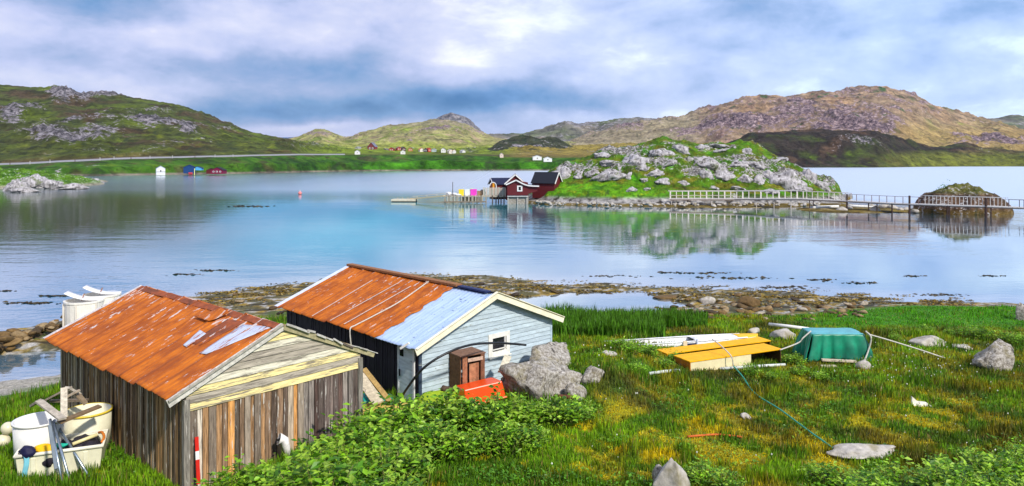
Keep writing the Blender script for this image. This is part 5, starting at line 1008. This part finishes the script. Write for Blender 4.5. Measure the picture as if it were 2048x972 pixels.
# footbridge
br = empty('footbridge', 'long narrow timber footbridge from the island over the islet to the right', 'footbridge', (0, 0, 0))
bp = [(1338, 397.5, 130), (1470, 397.5, 127), (1600, 397.5, 121), (1694, 401.5, 116.5), (1786, 406.5, 112), (1884, 410, 108), (1972, 412.5, 105), (2048, 415, 103), (2160, 418, 101)]
BP = [UD(px, py, d) for px, py, d in bp]; kxp = [b[0] for b in bp]
def bpt(px):
    i = max(0, min(len(bp) - 2, sum(1 for q in kxp if q <= px) - 1)); f = (px - kxp[i]) / (kxp[i + 1] - kxp[i]); a, b = UD(*bp[i]), UD(*bp[i + 1])
    t = f * bp[i][2] / (bp[i + 1][2] * (1 - f) + f * bp[i][2]) if True else f; return a.lerp(b, t)
DC = (.62, .58, .55)
for i in range(len(BP) - 1):
    MB().beam(BP[i], BP[i + 1], 1.5, .14, DC, ).build('deck', 'raw_wood', br); MB().beam(BP[i] + Vector((0, -.7, -.14)), BP[i + 1] + Vector((0, -.7, -.14)), .12, .16, (.28, .2, .15)).build('stringer', 'raw_wood', br)
def rails(px0, px1, h_, col, r_=.05, sides=(-.7, .7)):
    for s_ in sides:
        n = max(2, int((px1 - px0) / 40)); P = [bpt(px0 + (px1 - px0) * i / n) + Vector((0, s_, h_)) for i in range(n + 1)]
        mb = MB(); [mb.beam(P[i], P[i + 1], r_, r_, col) for i in range(n)]; mb.build('handrail', 'painted', br)
rails(1338, 1600, 1.35, (.74, .68, .64), .11); rails(1338, 1470, .62, (.62, .54, .48), .10, (-.7,)); rails(1600, 1700, 1.25, (.72, .66, .6), .08); rails(1694, 1845, 1.05, (.30, .25, .25), .035); rails(1845, 2010, 1.3, (.62, .60, .58), .06); rails(2010, 2160, 1.05, (.16, .16, .18), .045)
for i in range(23):
    px = 1339 + i * 12; a = bpt(px); MB().box(a + Vector((0, -.7, .66)), (.12 if i % 3 else .22, .09, 1.4), col=(.74, .68, .64)).build('post', 'painted', br)
for i in range(9):
    px = 1610 + i * 11; a = bpt(px); MB().box(a + Vector((0, -.7, .6)), (.09, .07, 1.25), col=(.70, .64, .60)).build('post', 'painted', br)
for px in (1709, 1724, 1739, 1754, 1769, 1785, 1801, 1815, 1832): a = bpt(px); MB().box(a + Vector((0, -.7, .5)), (.08, .06, 1.1), col=(.22, .14, .13)).build('post', 'painted', br)
for i in range(22):
    px = 1845 + i * 7.6; a = bpt(px); MB().box(a + Vector((0, -.7, .62)), (.055, .05, 1.3), col=(.66, .64, .62)).build('baluster', 'painted', br)
for px in (2011, 2032, 2041, 2062, 2090): a = bpt(px); MB().box(a + Vector((0, -.7, .5)), (.08, .06, 1.15), col=(.12, .12, .15)).build('post', 'painted', br)
for px, w_, up in [(1343, .2, 0), (1372, .25, 0), (1423, .25, 0), (1513, .16, 0), (1548, .15, 0), (1582, .2, 0), (1619, .16, 0), (1627, .14, 0), (1694, .28, 1.0), (1737, .2, .0), (1754, .18, 0), (1784, .26, .0), (1819, .34, 1.2), (1895, .32, 0), (1899, .2, 0), (1972, .42, 1.2), (1982, .2, 0), (2090, .3, 0)]:
    for s_ in (-.55, .55):
        a = bpt(px); MB().box((a.x - s_ * a.x / a.y * -1, a.y + s_, (a.z + up - 1.2) / 2), (w_ * .62, w_ * .62, a.z + up + 1.2), col=(.06, .035, .03) if px > 1600 else (.55, .5, .46)).build('pile', 'raw_wood', br)
# islet bush, rowing boats, pale rocks beneath the bridge
r2 = random.Random(3)
def leaf_mesh(name, centers, dirs, sizes, cols, fold=.25, material='leaves', width=.55, parent=None):
    c = np.asarray(centers, float); d = np.asarray(dirs, float); d /= np.linalg.norm(d, axis=1, keepdims=True) + 1e-9; s = np.asarray(sizes)[:, None]
    up = np.array([0, 0, 1.0]) + rng.normal(0, .35, c.shape); sd_ = np.cross(d, up); sd_ /= np.linalg.norm(sd_, axis=1, keepdims=True) + 1e-9; nn = np.cross(sd_, d)
    A = c; B = c + d * s * .5 + sd_ * s * width * .5 + nn * s * fold * .4; Cc = c + d * s; Dd = c + d * s * .5 - sd_ * s * width * .5 + nn * s * fold * .4; M_ = c + d * s * .5
    V = np.stack([A, B, Cc, Dd, M_], 1).reshape(-1, 3); i = np.arange(len(c))[:, None] * 5
    Fc = np.concatenate([i + [0, 1, 4], i + [1, 2, 4], i + [4, 2, 3], i + [0, 4, 3]]); return np_mesh(name, V, Fc, material, {'tint': np.repeat(np.asarray(cols), 5, 0)}, False, parent)
def shrub_mesh(seed, R, Ht, nst, nl, leaf, pal, stemcol=(.34, .34, .12)):
    r = np.random.default_rng(seed); C_, D_, S_, K_ = [], [], [], []; mb = MB()
    for i in range(nst):
        a = r.uniform(0, 2 * math.pi); rad = R * math.sqrt(r.uniform(0, 1)); tip = np.array([math.cos(a) * rad, math.sin(a) * rad, Ht * (.55 + .45 * r.random()) * (1 - .45 * (rad / R)**2)])
        base = np.array([tip[0] * .35, tip[1] * .35, -.1]); mid = base * .5 + tip * .5 + np.array([0, 0, .08]); mb.tube([base, mid, tip], [.014, .011, .006], 4, stemcol, cap=False)
        kc = np.array(pal[r.integers(len(pal))]) * r.uniform(.8, 1.2)
        for j in range(nl):
            f = 1 - .65 * r.random()**2.4; p = base * (1 - f)**1.3 + tip * f if f < 1 else tip; p = p + r.normal(0, leaf * .9, 3) * np.array([1, 1, .5])
            an = r.uniform(0, 2 * math.pi); C_.append(p); D_.append([math.cos(an), math.sin(an), r.uniform(-.35, .6)]); S_.append(leaf * r.uniform(.6, 1.25)); K_.append(kc * r.uniform(.75, 1.25))
    return C_, D_, S_, K_, mb
PAL = [(.12, .28, .008), (.22, .44, .014), (.36, .56, .05), (.06, .17, .006), (.27, .42, .03)]
def make_shrub(name, seed, R, Ht, nst, nl, leaf, label, cat, group, pal=PAL):
    c_, d_, s_, k_, mb = shrub_mesh(seed, R, Ht, nst, nl, leaf, pal); o = empty(name, label, cat, group=group)
    leaf_mesh('foliage', c_, d_, s_, k_, parent=o); mb.build('stems', 'leaves', o); return o
def copy_thing(o, label=None):
    c = o.copy(); scene.collection.objects.link(c)
    for ch in list(o.children): d = ch.copy(); scene.collection.objects.link(d); d.parent = c
    if label: c['label'] = label
    return c
LB = 'leafy green shrub in the overgrown bank between the weathered shed and the lawn'; GB = 'leafy shrubs in front of the sheds'
protos = [make_shrub('shrub', 500 + i, .68, 1.0, 34, 19, .17, LB, 'shrub', GB) for i in range(4)]; used = set()
def place_shrub(px, py, sc, label=None, group=None, pr=None, i=0):
    sc *= (.82, 1.12, .95, 1.2, .88)[i % 5]; k = i % 4; o = protos[k] if k not in used else copy_thing(protos[k]); used.add(k); p = GP(px, py); o.location = (p.x, p.y, p.z - .02); o.scale = (sc,) * 3; o.rotation_euler = (0, 0, i * 1.7)
    if label: o['label'] = label
    if group: o['group'] = group
    return o
spots = [(655, 945, 1.0), (700, 915, .95), (742, 893, .9), (790, 880, .95), (835, 865, 1.0), (868, 862, 1.05), (905, 866, .95), (950, 862, .85), (995, 858, .85), (1040, 852, .85), (1080, 848, .75), (1125, 848, .7), (1160, 838, .6),
         (470, 1010, .7), (520, 995, .75), (575, 990, .8), (630, 985, .95), (690, 960, .9), (745, 935, .85), (800, 925, .8), (700, 1005, 1.0), (770, 985, .95), (820, 970, .8), (860, 915, .8), (910, 915, .8), (960, 905, .75), (1010, 905, .7), (1060, 895, .65), (640, 1025, 1.0), (560, 1030, .9), (780, 1030, .95)]
for i, (px, py, sc) in enumerate(spots): place_shrub(px, py, sc, i=i)
n0 = len(spots)
for i, (px, py, sc) in enumerate([(1650, 975, .5), (1720, 985, .55), (1790, 990, .6), (1860, 985, .6), (1920, 975, .65), (1985, 965, .65), (2040, 955, .65), (1890, 1010, .7), (1970, 1005, .7), (2050, 1000, .7), (1400, 965, .45), (1450, 985, .5), (1740, 1010, .55), (1940, 925, .5), (2030, 918, .5), (1880, 950, .4)]):
    place_shrub(px, py, sc, 'low leafy clump along the bottom right edge of the lawn', 'leafy clumps at the lawn front', i=n0 + i)
for i, (px, py, sc) in enumerate([(1265, 708, .45), (1300, 712, .45), (1240, 700, .4), (1330, 735, .45), (1350, 720, .4), (1500, 752, .4), (1590, 730, .5), (1620, 705, .5), (1600, 750, .45), (1540, 760, .35), (1275, 745, .35), (1640, 760, .4)]):
    place_shrub(px, py, sc, 'small leafy weed clump around the yellow boxes and knoll', 'weed clumps by the yellow boxes', i=n0 + 50 + i)
for i, (px, py, sc) in enumerate([(1850, 668, .4), (1900, 672, .4), (1940, 676, .5), (1975, 680, .6), (2010, 682, .55), (2040, 690, .5), (1790, 680, .35)]):
    place_shrub(px, py, sc, 'leafy weed clump around the tan boulder at the right', 'weed clumps by the tan boulder', i=n0 + 80 + i)

names = ['first', 'second', 'third', 'fourth', 'fifth', 'sixth', 'seventh', 'eighth', 'ninth', 'tenth', 'eleventh', 'twelfth', 'thirteenth', 'fourteenth', 'fifteenth', 'sixteenth', 'seventeenth', 'eighteenth', 'nineteenth', 'twentieth']
def number(obs, form, key=None):
    def kx(o):
        c = o.location + (sum((Vector(b) for b in o.bound_box), Vector()) / 8 if o.type == 'MESH' else Vector()); return c.x / max(c.y, .1)
    obs = sorted(obs, key=key or kx)
    for i, o in enumerate(obs): o['label'] = form % names[i]
def grp(gname): return [o for o in scene.objects if o.get('group') == gname and o.get('category')]
sb = grp(GB); sb.sort(key=lambda o: -o.location.y)
number(sb[:13], '%s leafy shrub from the left in the rear row, nearest the blue shed')
number(sb[13:], '%s leafy shrub from the left in the front rows beside the weathered shed')
number(grp('leafy clumps at the lawn front'), '%s leafy clump from the left along the bottom edge of the lawn')
number(grp('weed clumps by the yellow boxes'), '%s small leafy weed clump from the left around the yellow boxes and mossy knoll')
number(grp('weed clumps by the tan boulder'), '%s leafy weed clump from the left in the row behind the tan boulder')
isb = grp('boulders on the island slope'); isb.sort(key=lambda o: -o.location.z)
number(isb[:11], '%s pale boulder from the left along the upper slope of the island'); number(isb[11:22], '%s pale boulder from the left along the middle slope of the island'); number(isb[22:], '%s pale boulder from the left along the foot of the island')
# ---------------- grass
def inside(q, x, y, m=.0):
    c, s = math.cos(q['th']), math.sin(q['th']); dx, dy = x - q['x'], y - q['y']; a = dx * c + dy * s; b = -dx * s + dy * c
    return (a > -.05 - m) & (a < q['W'] + .05 + m) & (b > -.05 - m) & (b < q['L'] + .05 + m)
def blades(name, x, y, h, wd, cols, lean=.35, up=1.0, material='blades'):
    n = len(x); z = zt(x, y); a = rng.uniform(0, 2 * math.pi, n); dx, dy = np.cos(a), np.sin(a); l = rng.uniform(0, lean, n) * h; b = rng.uniform(0, 2 * math.pi, n)
    P0 = np.stack([x - dx * wd / 2, y - dy * wd / 2, z - .02], 1); P1 = np.stack([x + dx * wd / 2, y + dy * wd / 2, z - .02], 1)
    mx, my = x + np.cos(b) * l * .35, y + np.sin(b) * l * .35; P2 = np.stack([mx + dx * wd * .4, my + dy * wd * .4, z + h * .55], 1); P3 = np.stack([mx - dx * wd * .4, my - dy * wd * .4, z + h * .55], 1)
    P4 = np.stack([x + np.cos(b) * l, y + np.sin(b) * l, z + h], 1)
    V = np.stack([P0, P1, P2, P3, P4], 1).reshape(-1, 3); i = np.arange(n)[:, None] * 5; Fc = np.concatenate([i + [0, 1, 2], i + [0, 2, 3], i + [3, 2, 4]])
    o = np_mesh(name, V, Fc, material, {'tint': np.repeat(cols, 5, 0)}); o['kind'] = 'stuff'; return o
N = 420000; yy = 12.2 + 26 * rng.random(N)**1.5; xx = (rng.uniform(-350, 2500, N) - HX) / F * yy; zz = zt(xx, yy)
keep = (zz > .38) & ~inside(Q1, xx, yy) & ~inside(Q2, xx, yy); xx, yy, zz = xx[keep], yy[keep], zz[keep]
gc = gcol(xx, yy, zz); pxx, pyy = proj(xx, yy, zz); tall = sst(.0, .4, fbm(xx * .5 + 20, yy * .5, 3)); yel = sst(.12, .25, gc[:, 0]); bank = sst(1500, 1700, pxx) * sst(668, 648, pyy)
h = (.10 + .16 * tall) * (1 - .6 * yel) * rng.uniform(.35, 1.7, len(xx)) * (1 - .5 * bank)
h *= 1 + .5 * sst(1250, 1000, pxx) * sst(900, 800, pyy)
gc = gc * rng.uniform(.5, 2.1, (len(xx), 1)); dry = rng.random(len(xx)) < .06; gc[dry] = np.array((.26, .24, .07)) * rng.uniform(.7, 1.2, (dry.sum(), 1))
blades('grass', xx, yy, h, .014 + .0006 * yy, gc * np.array([1.28, 1.08, 1.0]))
# reeds behind the boats
N = 17000; px_ = rng.uniform(1085, 1415, N); py_ = rng.uniform(634, 690, N); d_ = (H - .5) * F / (py_ - HY); xr = (px_ - HX) / F * d_; zr = zt(xr, d_); m = (zr > .1) & ~inside(Q2, xr, d_, .1) & ~((px_ > 1330) & (py_ > 660)); xr, dr_ = xr[m], d_[m]
cr_ = np.array((.06, .17, .008)) * rng.uniform(.4, 1.7, (m.sum(), 1)) + np.array((.02, .03, 0)) * rng.random((m.sum(), 1))
blades('reeds', xr, dr_, rng.uniform(.35, 1.0, m.sum()) * (.8 + .5 * fbm(xr * .9, dr_ * .9, 3)) * np.interp((xr / dr_ * F + HX), [1085, 1340, 1415], [1, .9, .45]), np.full(m.sum(), .05), cr_, .3)
# small weeds: broad leaves scattered in the lawn as ground cover
N = 26000; yy = 13.5 + 16 * rng.random(N)**1.4; xx = (rng.uniform(200, 2100, N) - HX) / F * yy; zz = zt(xx, yy); dn = fbm(xx * .55 + 60, yy * .55, 4); k_ = (zz > .5) & (dn > .02) & ~inside(Q1, xx, yy, .05) & ~inside(Q2, xx, yy, .05); xx, yy, zz, dn = xx[k_], yy[k_], zz[k_], dn[k_]
an = rng.uniform(0, 6.28, len(xx)); gc2 = gcol(xx, yy, zz) * .5 + np.array((.06, .17, .008)) * rng.uniform(.5, 1.6, (len(xx), 1))
o = leaf_mesh('ground_cover', np.stack([xx, yy, zz + rng.uniform(.03, .22, len(xx)) * sst(.0, .2, dn)], 1), np.stack([np.cos(an), np.sin(an), rng.uniform(0, .7, len(xx))], 1), rng.uniform(.05, .11, len(xx)), gc2); o['kind'] = 'stuff'
# white cotton flowers
fl = []
for cx0, cy0, sx_, sy_, n in [(1830, 745, 60, 25, 60), (1230, 760, 60, 40, 14), (1920, 730, 90, 25, 40), (1700, 740, 60, 20, 16), (1950, 880, 90, 50, 12), (1500, 800, 250, 90, 30), (900, 880, 150, 40, 18)]:
    for _ in range(n): fl.append(GP(rng.normal(cx0, sx_), max(660, rng.normal(cy0, sy_))))
fl = np.array([tuple(p) for p in fl]); fl[:, 2] += rng.uniform(.12, .28, len(fl)); V = []; 
oct_ = np.array([(1, 0, 0), (-1, 0, 0), (0, 1, 0), (0, -1, 0), (0, 0, 1.5), (0, 0, -1.5)]) * .018
V = (fl[:, None] + oct_[None] * rng.uniform(.6, 1.3, (len(fl), 1, 1))).reshape(-1, 3); i = np.arange(len(fl))[:, None] * 6
Fc = np.concatenate([i + f for f in ([0, 2, 4], [2, 1, 4], [1, 3, 4], [3, 0, 4], [2, 0, 5], [1, 2, 5], [3, 1, 5], [0, 3, 5])])
np_mesh('wildflowers', V, Fc, 'blades', {'tint': np.tile((.85, .85, .75), (len(V), 1))})['kind'] = 'stuff'
# yellow moss cushions
N = 26000; yy = rng.uniform(15, 30, N); xx = (rng.uniform(1000, 2090, N) - HX) / F * yy; zz = zt(xx, yy); c_ = gcol(xx, yy, zz); m = (c_[:, 0] > .2) & (zz > .5); xx, yy, zz = xx[m], yy[m], zz[m]; an = rng.uniform(0, 6.28, len(xx))
if len(xx):
    o = leaf_mesh('moss', np.stack([xx, yy, zz + rng.uniform(0, .07, len(xx))], 1), np.stack([np.cos(an), np.sin(an), rng.uniform(.2, 1.5, len(xx))], 1), rng.uniform(.03, .06, len(xx)), np.array((.40, .34, .006)) * rng.uniform(.5, 1.5, (len(xx), 1))); o['kind'] = 'stuff'
# seaweed strands floating and lying on the tidal flat
N = 30000; px_ = rng.uniform(380, 1950, N); yc = np.interp(px_, [380, 560, 900, 1100, 1400, 1900], [604, 585, 566, 585, 592, 608]); py_ = yc + rng.normal(0, 11, N); d_ = H * F / (py_ - HY); xs = (px_ - HX) / F * d_; zs = zt(xs, d_)
nn = fbm(xs * .35, d_ * 1.1, 4); m = (nn > .02) & (zs < .35) & (zs > -.06) & ~inside(Q1, xs, d_, .3) & ~inside(Q2, xs, d_, .3); xs, ds_, zs = xs[m], d_[m], np.maximum(zs[m], 0); an = rng.uniform(0, 6.28, len(xs))
o = leaf_mesh('seaweed', np.stack([xs, ds_, zs + rng.uniform(.0, .035, len(xs))], 1), np.stack([np.cos(an), np.sin(an), rng.uniform(-.05, .12, len(xs))], 1), rng.uniform(.08, .26, len(xs)), np.array([(.34, .21, .02), (.12, .08, .015), (.40, .29, .06), (.07, .05, .015)])[rng.integers(0, 4, len(xs))] * rng.uniform(.6, 1.3, (len(xs), 1)), width=.4); o['kind'] = 'stuff'

# floating strands further out
px_, py_ = [], []
for cx0, cy0, rx_, ry_, n in [(1400, 546, 60, 2, 60), (1480, 556, 90, 2, 60), (1640, 560, 30, 2, 50), (1720, 566, 40, 2, 40), (1830, 552, 20, 1, 30), (1985, 552, 30, 1, 40), (1330, 545, 14, 1, 20), (60, 606, 45, 2, 120), (110, 592, 30, 1.5, 60), (10, 582, 14, 1, 30), (430, 541, 40, 2, 50), (380, 549, 30, 1.5, 30), (500, 413, 45, 1.5, 90), (1225, 552, 60, 2, 40), (1560, 575, 60, 3, 80), (1880, 590, 50, 2, 60)]:
    px_ += list(rng.normal(cx0, rx_ * .5, n)); py_ += list(cy0 + rng.normal(0, ry_ * .5, n))
px_, py_ = np.array(px_), np.array(py_); d_ = H * F / (py_ - HY); xs = (px_ - HX) / F * d_; an = rng.uniform(0, 6.28, len(xs))
o = leaf_mesh('seaweed', np.stack([xs, d_, np.full(len(xs), .012)], 1), np.stack([np.cos(an) * 2, np.sin(an), rng.uniform(-.01, .03, len(xs))], 1), rng.uniform(.1, .35, len(xs)) * d_ / 40, np.array((.07, .05, .02)) * rng.uniform(.5, 1.5, (len(xs), 1)), fold=.03, width=.5); o['kind'] = 'stuff'
# islet bush and boats under the footbridge
p = UD(1900, 392, 114); C_ = rng.normal(0, 1, (1500, 3)) * np.array([1.0, .8, .6]); C_[:, 2] = np.abs(C_[:, 2]) * (1.2 - .25 * np.abs(C_[:, 0])); bo = empty('bush', 'small bright green bush on top of the brown islet', 'bush', (p.x, 115, 2.5))
leaf_mesh('foliage', C_ * np.array([.8, .8, 1]), rng.normal(0, 1, (1500, 3)), rng.uniform(.12, .3, 1500), np.array((.10, .26, .01)) * rng.uniform(.4, 1.5, (1500, 1)), parent=bo); MB().tube([(0, 0, -.5), (0, .05, .8)], [.08, .04], 6).build('stem', 'bark', bo)
def rowboat(px, py, L0, rz, label, col=(.76, .76, .74)):
    p = U(px, py, .15); o = empty('rowing_boat', label, 'boat', (p.x, p.y, .05), rz); hf = lambda u, v: ((u - .5) * L0, math.cos(math.pi * v) * .65 * (1 - max(0, u * 2 - 1)**2.5)**.5 if u < 1 else 0, .5 - .5 * math.sin(math.pi * v)**.6 + .15 * u * u)
    mb = MB(); mb.grid(hf, 20, 12, col); mb.build('hull', 'painted', o, True, solid=.04); MB().box((-.1, 0, .32), (.25, 1.0, .04), col=(.4, .35, .28)).build('thwart', 'raw_wood', o); MB().box((-L0 * .3, 0, .32), (.25, 1.0, .04), col=(.4, .35, .28)).build('thwart', 'raw_wood', o); return o
rowboat(1650, 417, 4.6, .05, 'white rowing boat drawn up beneath the footbridge'); rowboat(1722, 416, 4.0, 2.9, 'pale rowing boat beneath the footbridge, next to a white rock')
scatter('rock', [U(px, py, .15) for px, py in [(1683, 421), (1700, 419), (1745, 416), (1762, 414), (1772, 417), (1786, 418), (1800, 421), (1812, 420), (1830, 424), (1750, 422)]], .5, 1.0, 'pale rock on the shoal beneath the footbridge', 'rock', 'rocks beneath the footbridge', SM, 22)
# buoy
p = U(600, 389, 0); bu = empty('buoy', 'small pink buoy floating alone in the middle of the bay', 'buoy', p); rr_ = .42
MB().lathe([(rr_ * math.sin(t * math.pi / 10) + .001, .3 - rr_ * math.cos(t * math.pi / 10)) for t in range(11)], n=16, col=(.85, .22, .20)).build('float', 'plastic', bu, True); MB().tube([(0, 0, .6), (0, 0, 1.1)], .07, 6, (.8, .6, .6)).build('top_mark', 'plastic', bu)
# far shore boathouses
d_ = 384; kk = d_ / F
o = far_house('boathouse', (UD(321, 340, d_).x, d_, .2), 4.2, 4.4, 3.5, 1.3, .5, (.80, .80, .80), (.10, .14, .20), 'white boathouse at the foot of the left bank', 'boathouse', win=1, trim=False); MB().box((0, -2.26, 1.7), (4.2, .1, .15), col=(.1, .08, .08)).build('band', 'painted', o)
o = far_house('boathouse', (UD(378, 340, 388).x, 389, 1.0), 5.5, 6, 3.2, 1.3, .3, (.01, .05, .17), (.01, .02, .05), 'dark blue boathouse right of the white one', 'boathouse', win=0, trim=False)
tag(MB().tube([Vector((UD(389, 340, 384).x, 384, .3)), Vector((UD(389, 340, 384).x, 384, 3.6))], .2, 6, (.8, .8, .25)).build('post', 'painted', None), 'pale yellow post in front of the blue boathouse', 'post')
o = far_house('boat_shelter', (UD(395, 340, 390).x, 391, 2.6), 4.2, 5, 1.2, .8, .2, (.10, .42, .75), (.01, .02, .06), 'light blue low shelter joined right of the blue boathouse', 'shelter', win=0, trim=False)
for i, (px, c, lb) in enumerate([(379, (.5, .02, .03), 'left red barrel below the blue boathouse'), (383, (.45, .02, .04), 'right red barrel below the blue boathouse')]):
    p = Vector((UD(px, 340, 383).x, 383, .3)); tag(MB().lathe([(0, 0), (.5, 0), (.55, .6), (.5, 1.3), (0, 1.3)], p, 12, c).build('barrel', 'plastic', None, True), lb, 'barrel')
far_house('boathouse', (UD(436, 340, 386).x, 387, .8), 6.5, 5, 1.9, 1.5, .0, (.20, .01, .05), (.012, .01, .012), 'dark roofed maroon boathouse right of the blue one', 'boathouse', win=3, trim=False)
far_house('boathouse', (UD(418, 340, 390).x, 393, .8), 5, 5, 1.7, 1.2, .4, (.10, .012, .012), (.03, .012, .012), 'low dark red boathouse between the blue and the maroon ones', 'boathouse', win=0, trim=False)
# village beyond the bay
vil = [(745, 760, 17, 6, (.24, .05, .05), (.16, .16, .22), 'village house with a steep grey pyramid like roof and red walls', 6), (772, 790, 13, 3, (.25, .24, .22), (.15, .13, .12), 'low grey village house right of the steep roofed one', 2.5), (784, 800, 10, 3.4, (.42, .06, .03), (.22, .10, .07), 'first red village house of the row', 2), (797, 800, 9, 3.2, (.40, .05, .03), (.20, .09, .08), 'second red village house of the row', 2), (806, 790, 8, 3.5, (.10, .04, .03), (.05, .05, .06), 'dark roofed village house beside the red row', 2.2),
       (821, 800, 9, 3, (.5, .20, .05), (.2, .1, .06), 'orange brown village house', 2), (842, 800, 8, 3.5, (.75, .70, .62), (.55, .20, .06), 'white village house with an orange roof', 2.2), (851, 805, 7, 4, (.06, .05, .06), (.04, .04, .05), 'black village house next to the white and orange one', 2), (857, 800, 6, 3.5, (.60, .07, .03), (.4, .06, .03), 'small bright red village house', 2), (868, 800, 8, 2.8, (.45, .55, .55), (.45, .45, .45), 'pale green village house', 1.5),
       (887, 805, 9, 4.5, (.8, .8, .78), (.04, .04, .05), 'tall white village house with a black roof', 2.2), (900, 805, 9, 3.6, (.75, .68, .60), (.5, .45, .42), 'cream village house in the right half of the row', 2), (908, 800, 7, 3.8, (.8, .78, .75), (.5, .2, .1), 'white village house with reddish roof near the row end', 2), (925, 800, 7, 3.2, (.78, .78, .74), (.4, .4, .4), 'last white village house at the right of the row', 1.8), (716, 760, 8, 2.4, (.5, .48, .42), (.3, .3, .3), 'pale village shed at the left end of the row', 1.5)]
for px, d, w_, h_, wc, rc, lb, rh in vil:
    d = min(d, 760); x = (px - HX) / F * d; z = onlayer('hillside', px, d); far_house('village_house', (x, d, z - .4), w_ * .50, 5.5, h_ * .68 + .4, rh * .7, random.Random(px).uniform(-.6, .6), wc, rc, lb, 'house', win=2, trim=False, over=.4, group='houses of the village beyond the bay')
for px, py, d, w_, c, lb in [(1003, 332, 590, 2.8, (.75, .6, .5), 'small white hut on the far green shore left of the boathouse roofs'), (1074, 337, 585, 7, (.82, .82, .82), 'long white hut on the far shore above the boathouse roofs'), (1095, 338, 580, 6.5, (.82, .84, .86), 'white gabled tent like hut right of the long white hut'), (715, 333, 600, 4, (.8, .8, .8), 'small white boat shed on the slope below the village'), (806, 328, 640, 4, (.75, .75, .7), 'pale hut halfway down the far bank')]:
    x = (px - HX) / F * d; z = H - (py - HY) / F * d; far_house('hut', (x, d, onlayer('hillside', px, d) - .3), w_, 4, 2.6, 1.2, .1, c, (.6, .6, .62) if w_ > 6 else (.3, .3, .3), lb, 'hut', win=1, trim=False)
# posts along the road
for i, px in enumerate([20, 60, 100, 150, 200, 228, 262, 300, 345, 390, 430, 466]):
    kp_ = [k[0] for k in Lk]; d = np.interp(px, kp_, [k[1][3][0] for k in Lk]) - 1; z = onlayer('hillside', px, d); tag(MB().box(((px - HX) / F * d, d, z + .7), (.25, .25, 2.2), col=(.5, .48, .46) if i % 3 else (.12, .08, .06)).build('road_post', 'painted', None), 'short post beside the road on the left bank', 'post', 'posts along the road')

number(grp('posts along the road'), '%s post from the left beside the road on the left bank')

# ------------------------------------------------------------------ air
hz_ = mat('haze_air'); pv_ = hz_.n('ShaderNodeVolumePrincipled', {'Color': (.62, .72, .92, 1), 'Density': HAZE, 'Anisotropy': .2})
hz_.t.links.new(pv_.outputs[0], hz_.n('ShaderNodeOutputMaterial').inputs['Volume'])
if HAZE > 0:
    hb = MB().box((0, 4500, 140), (13000, 11000, 285)).build('haze', 'haze_air'); hb['kind'] = 'stuff'
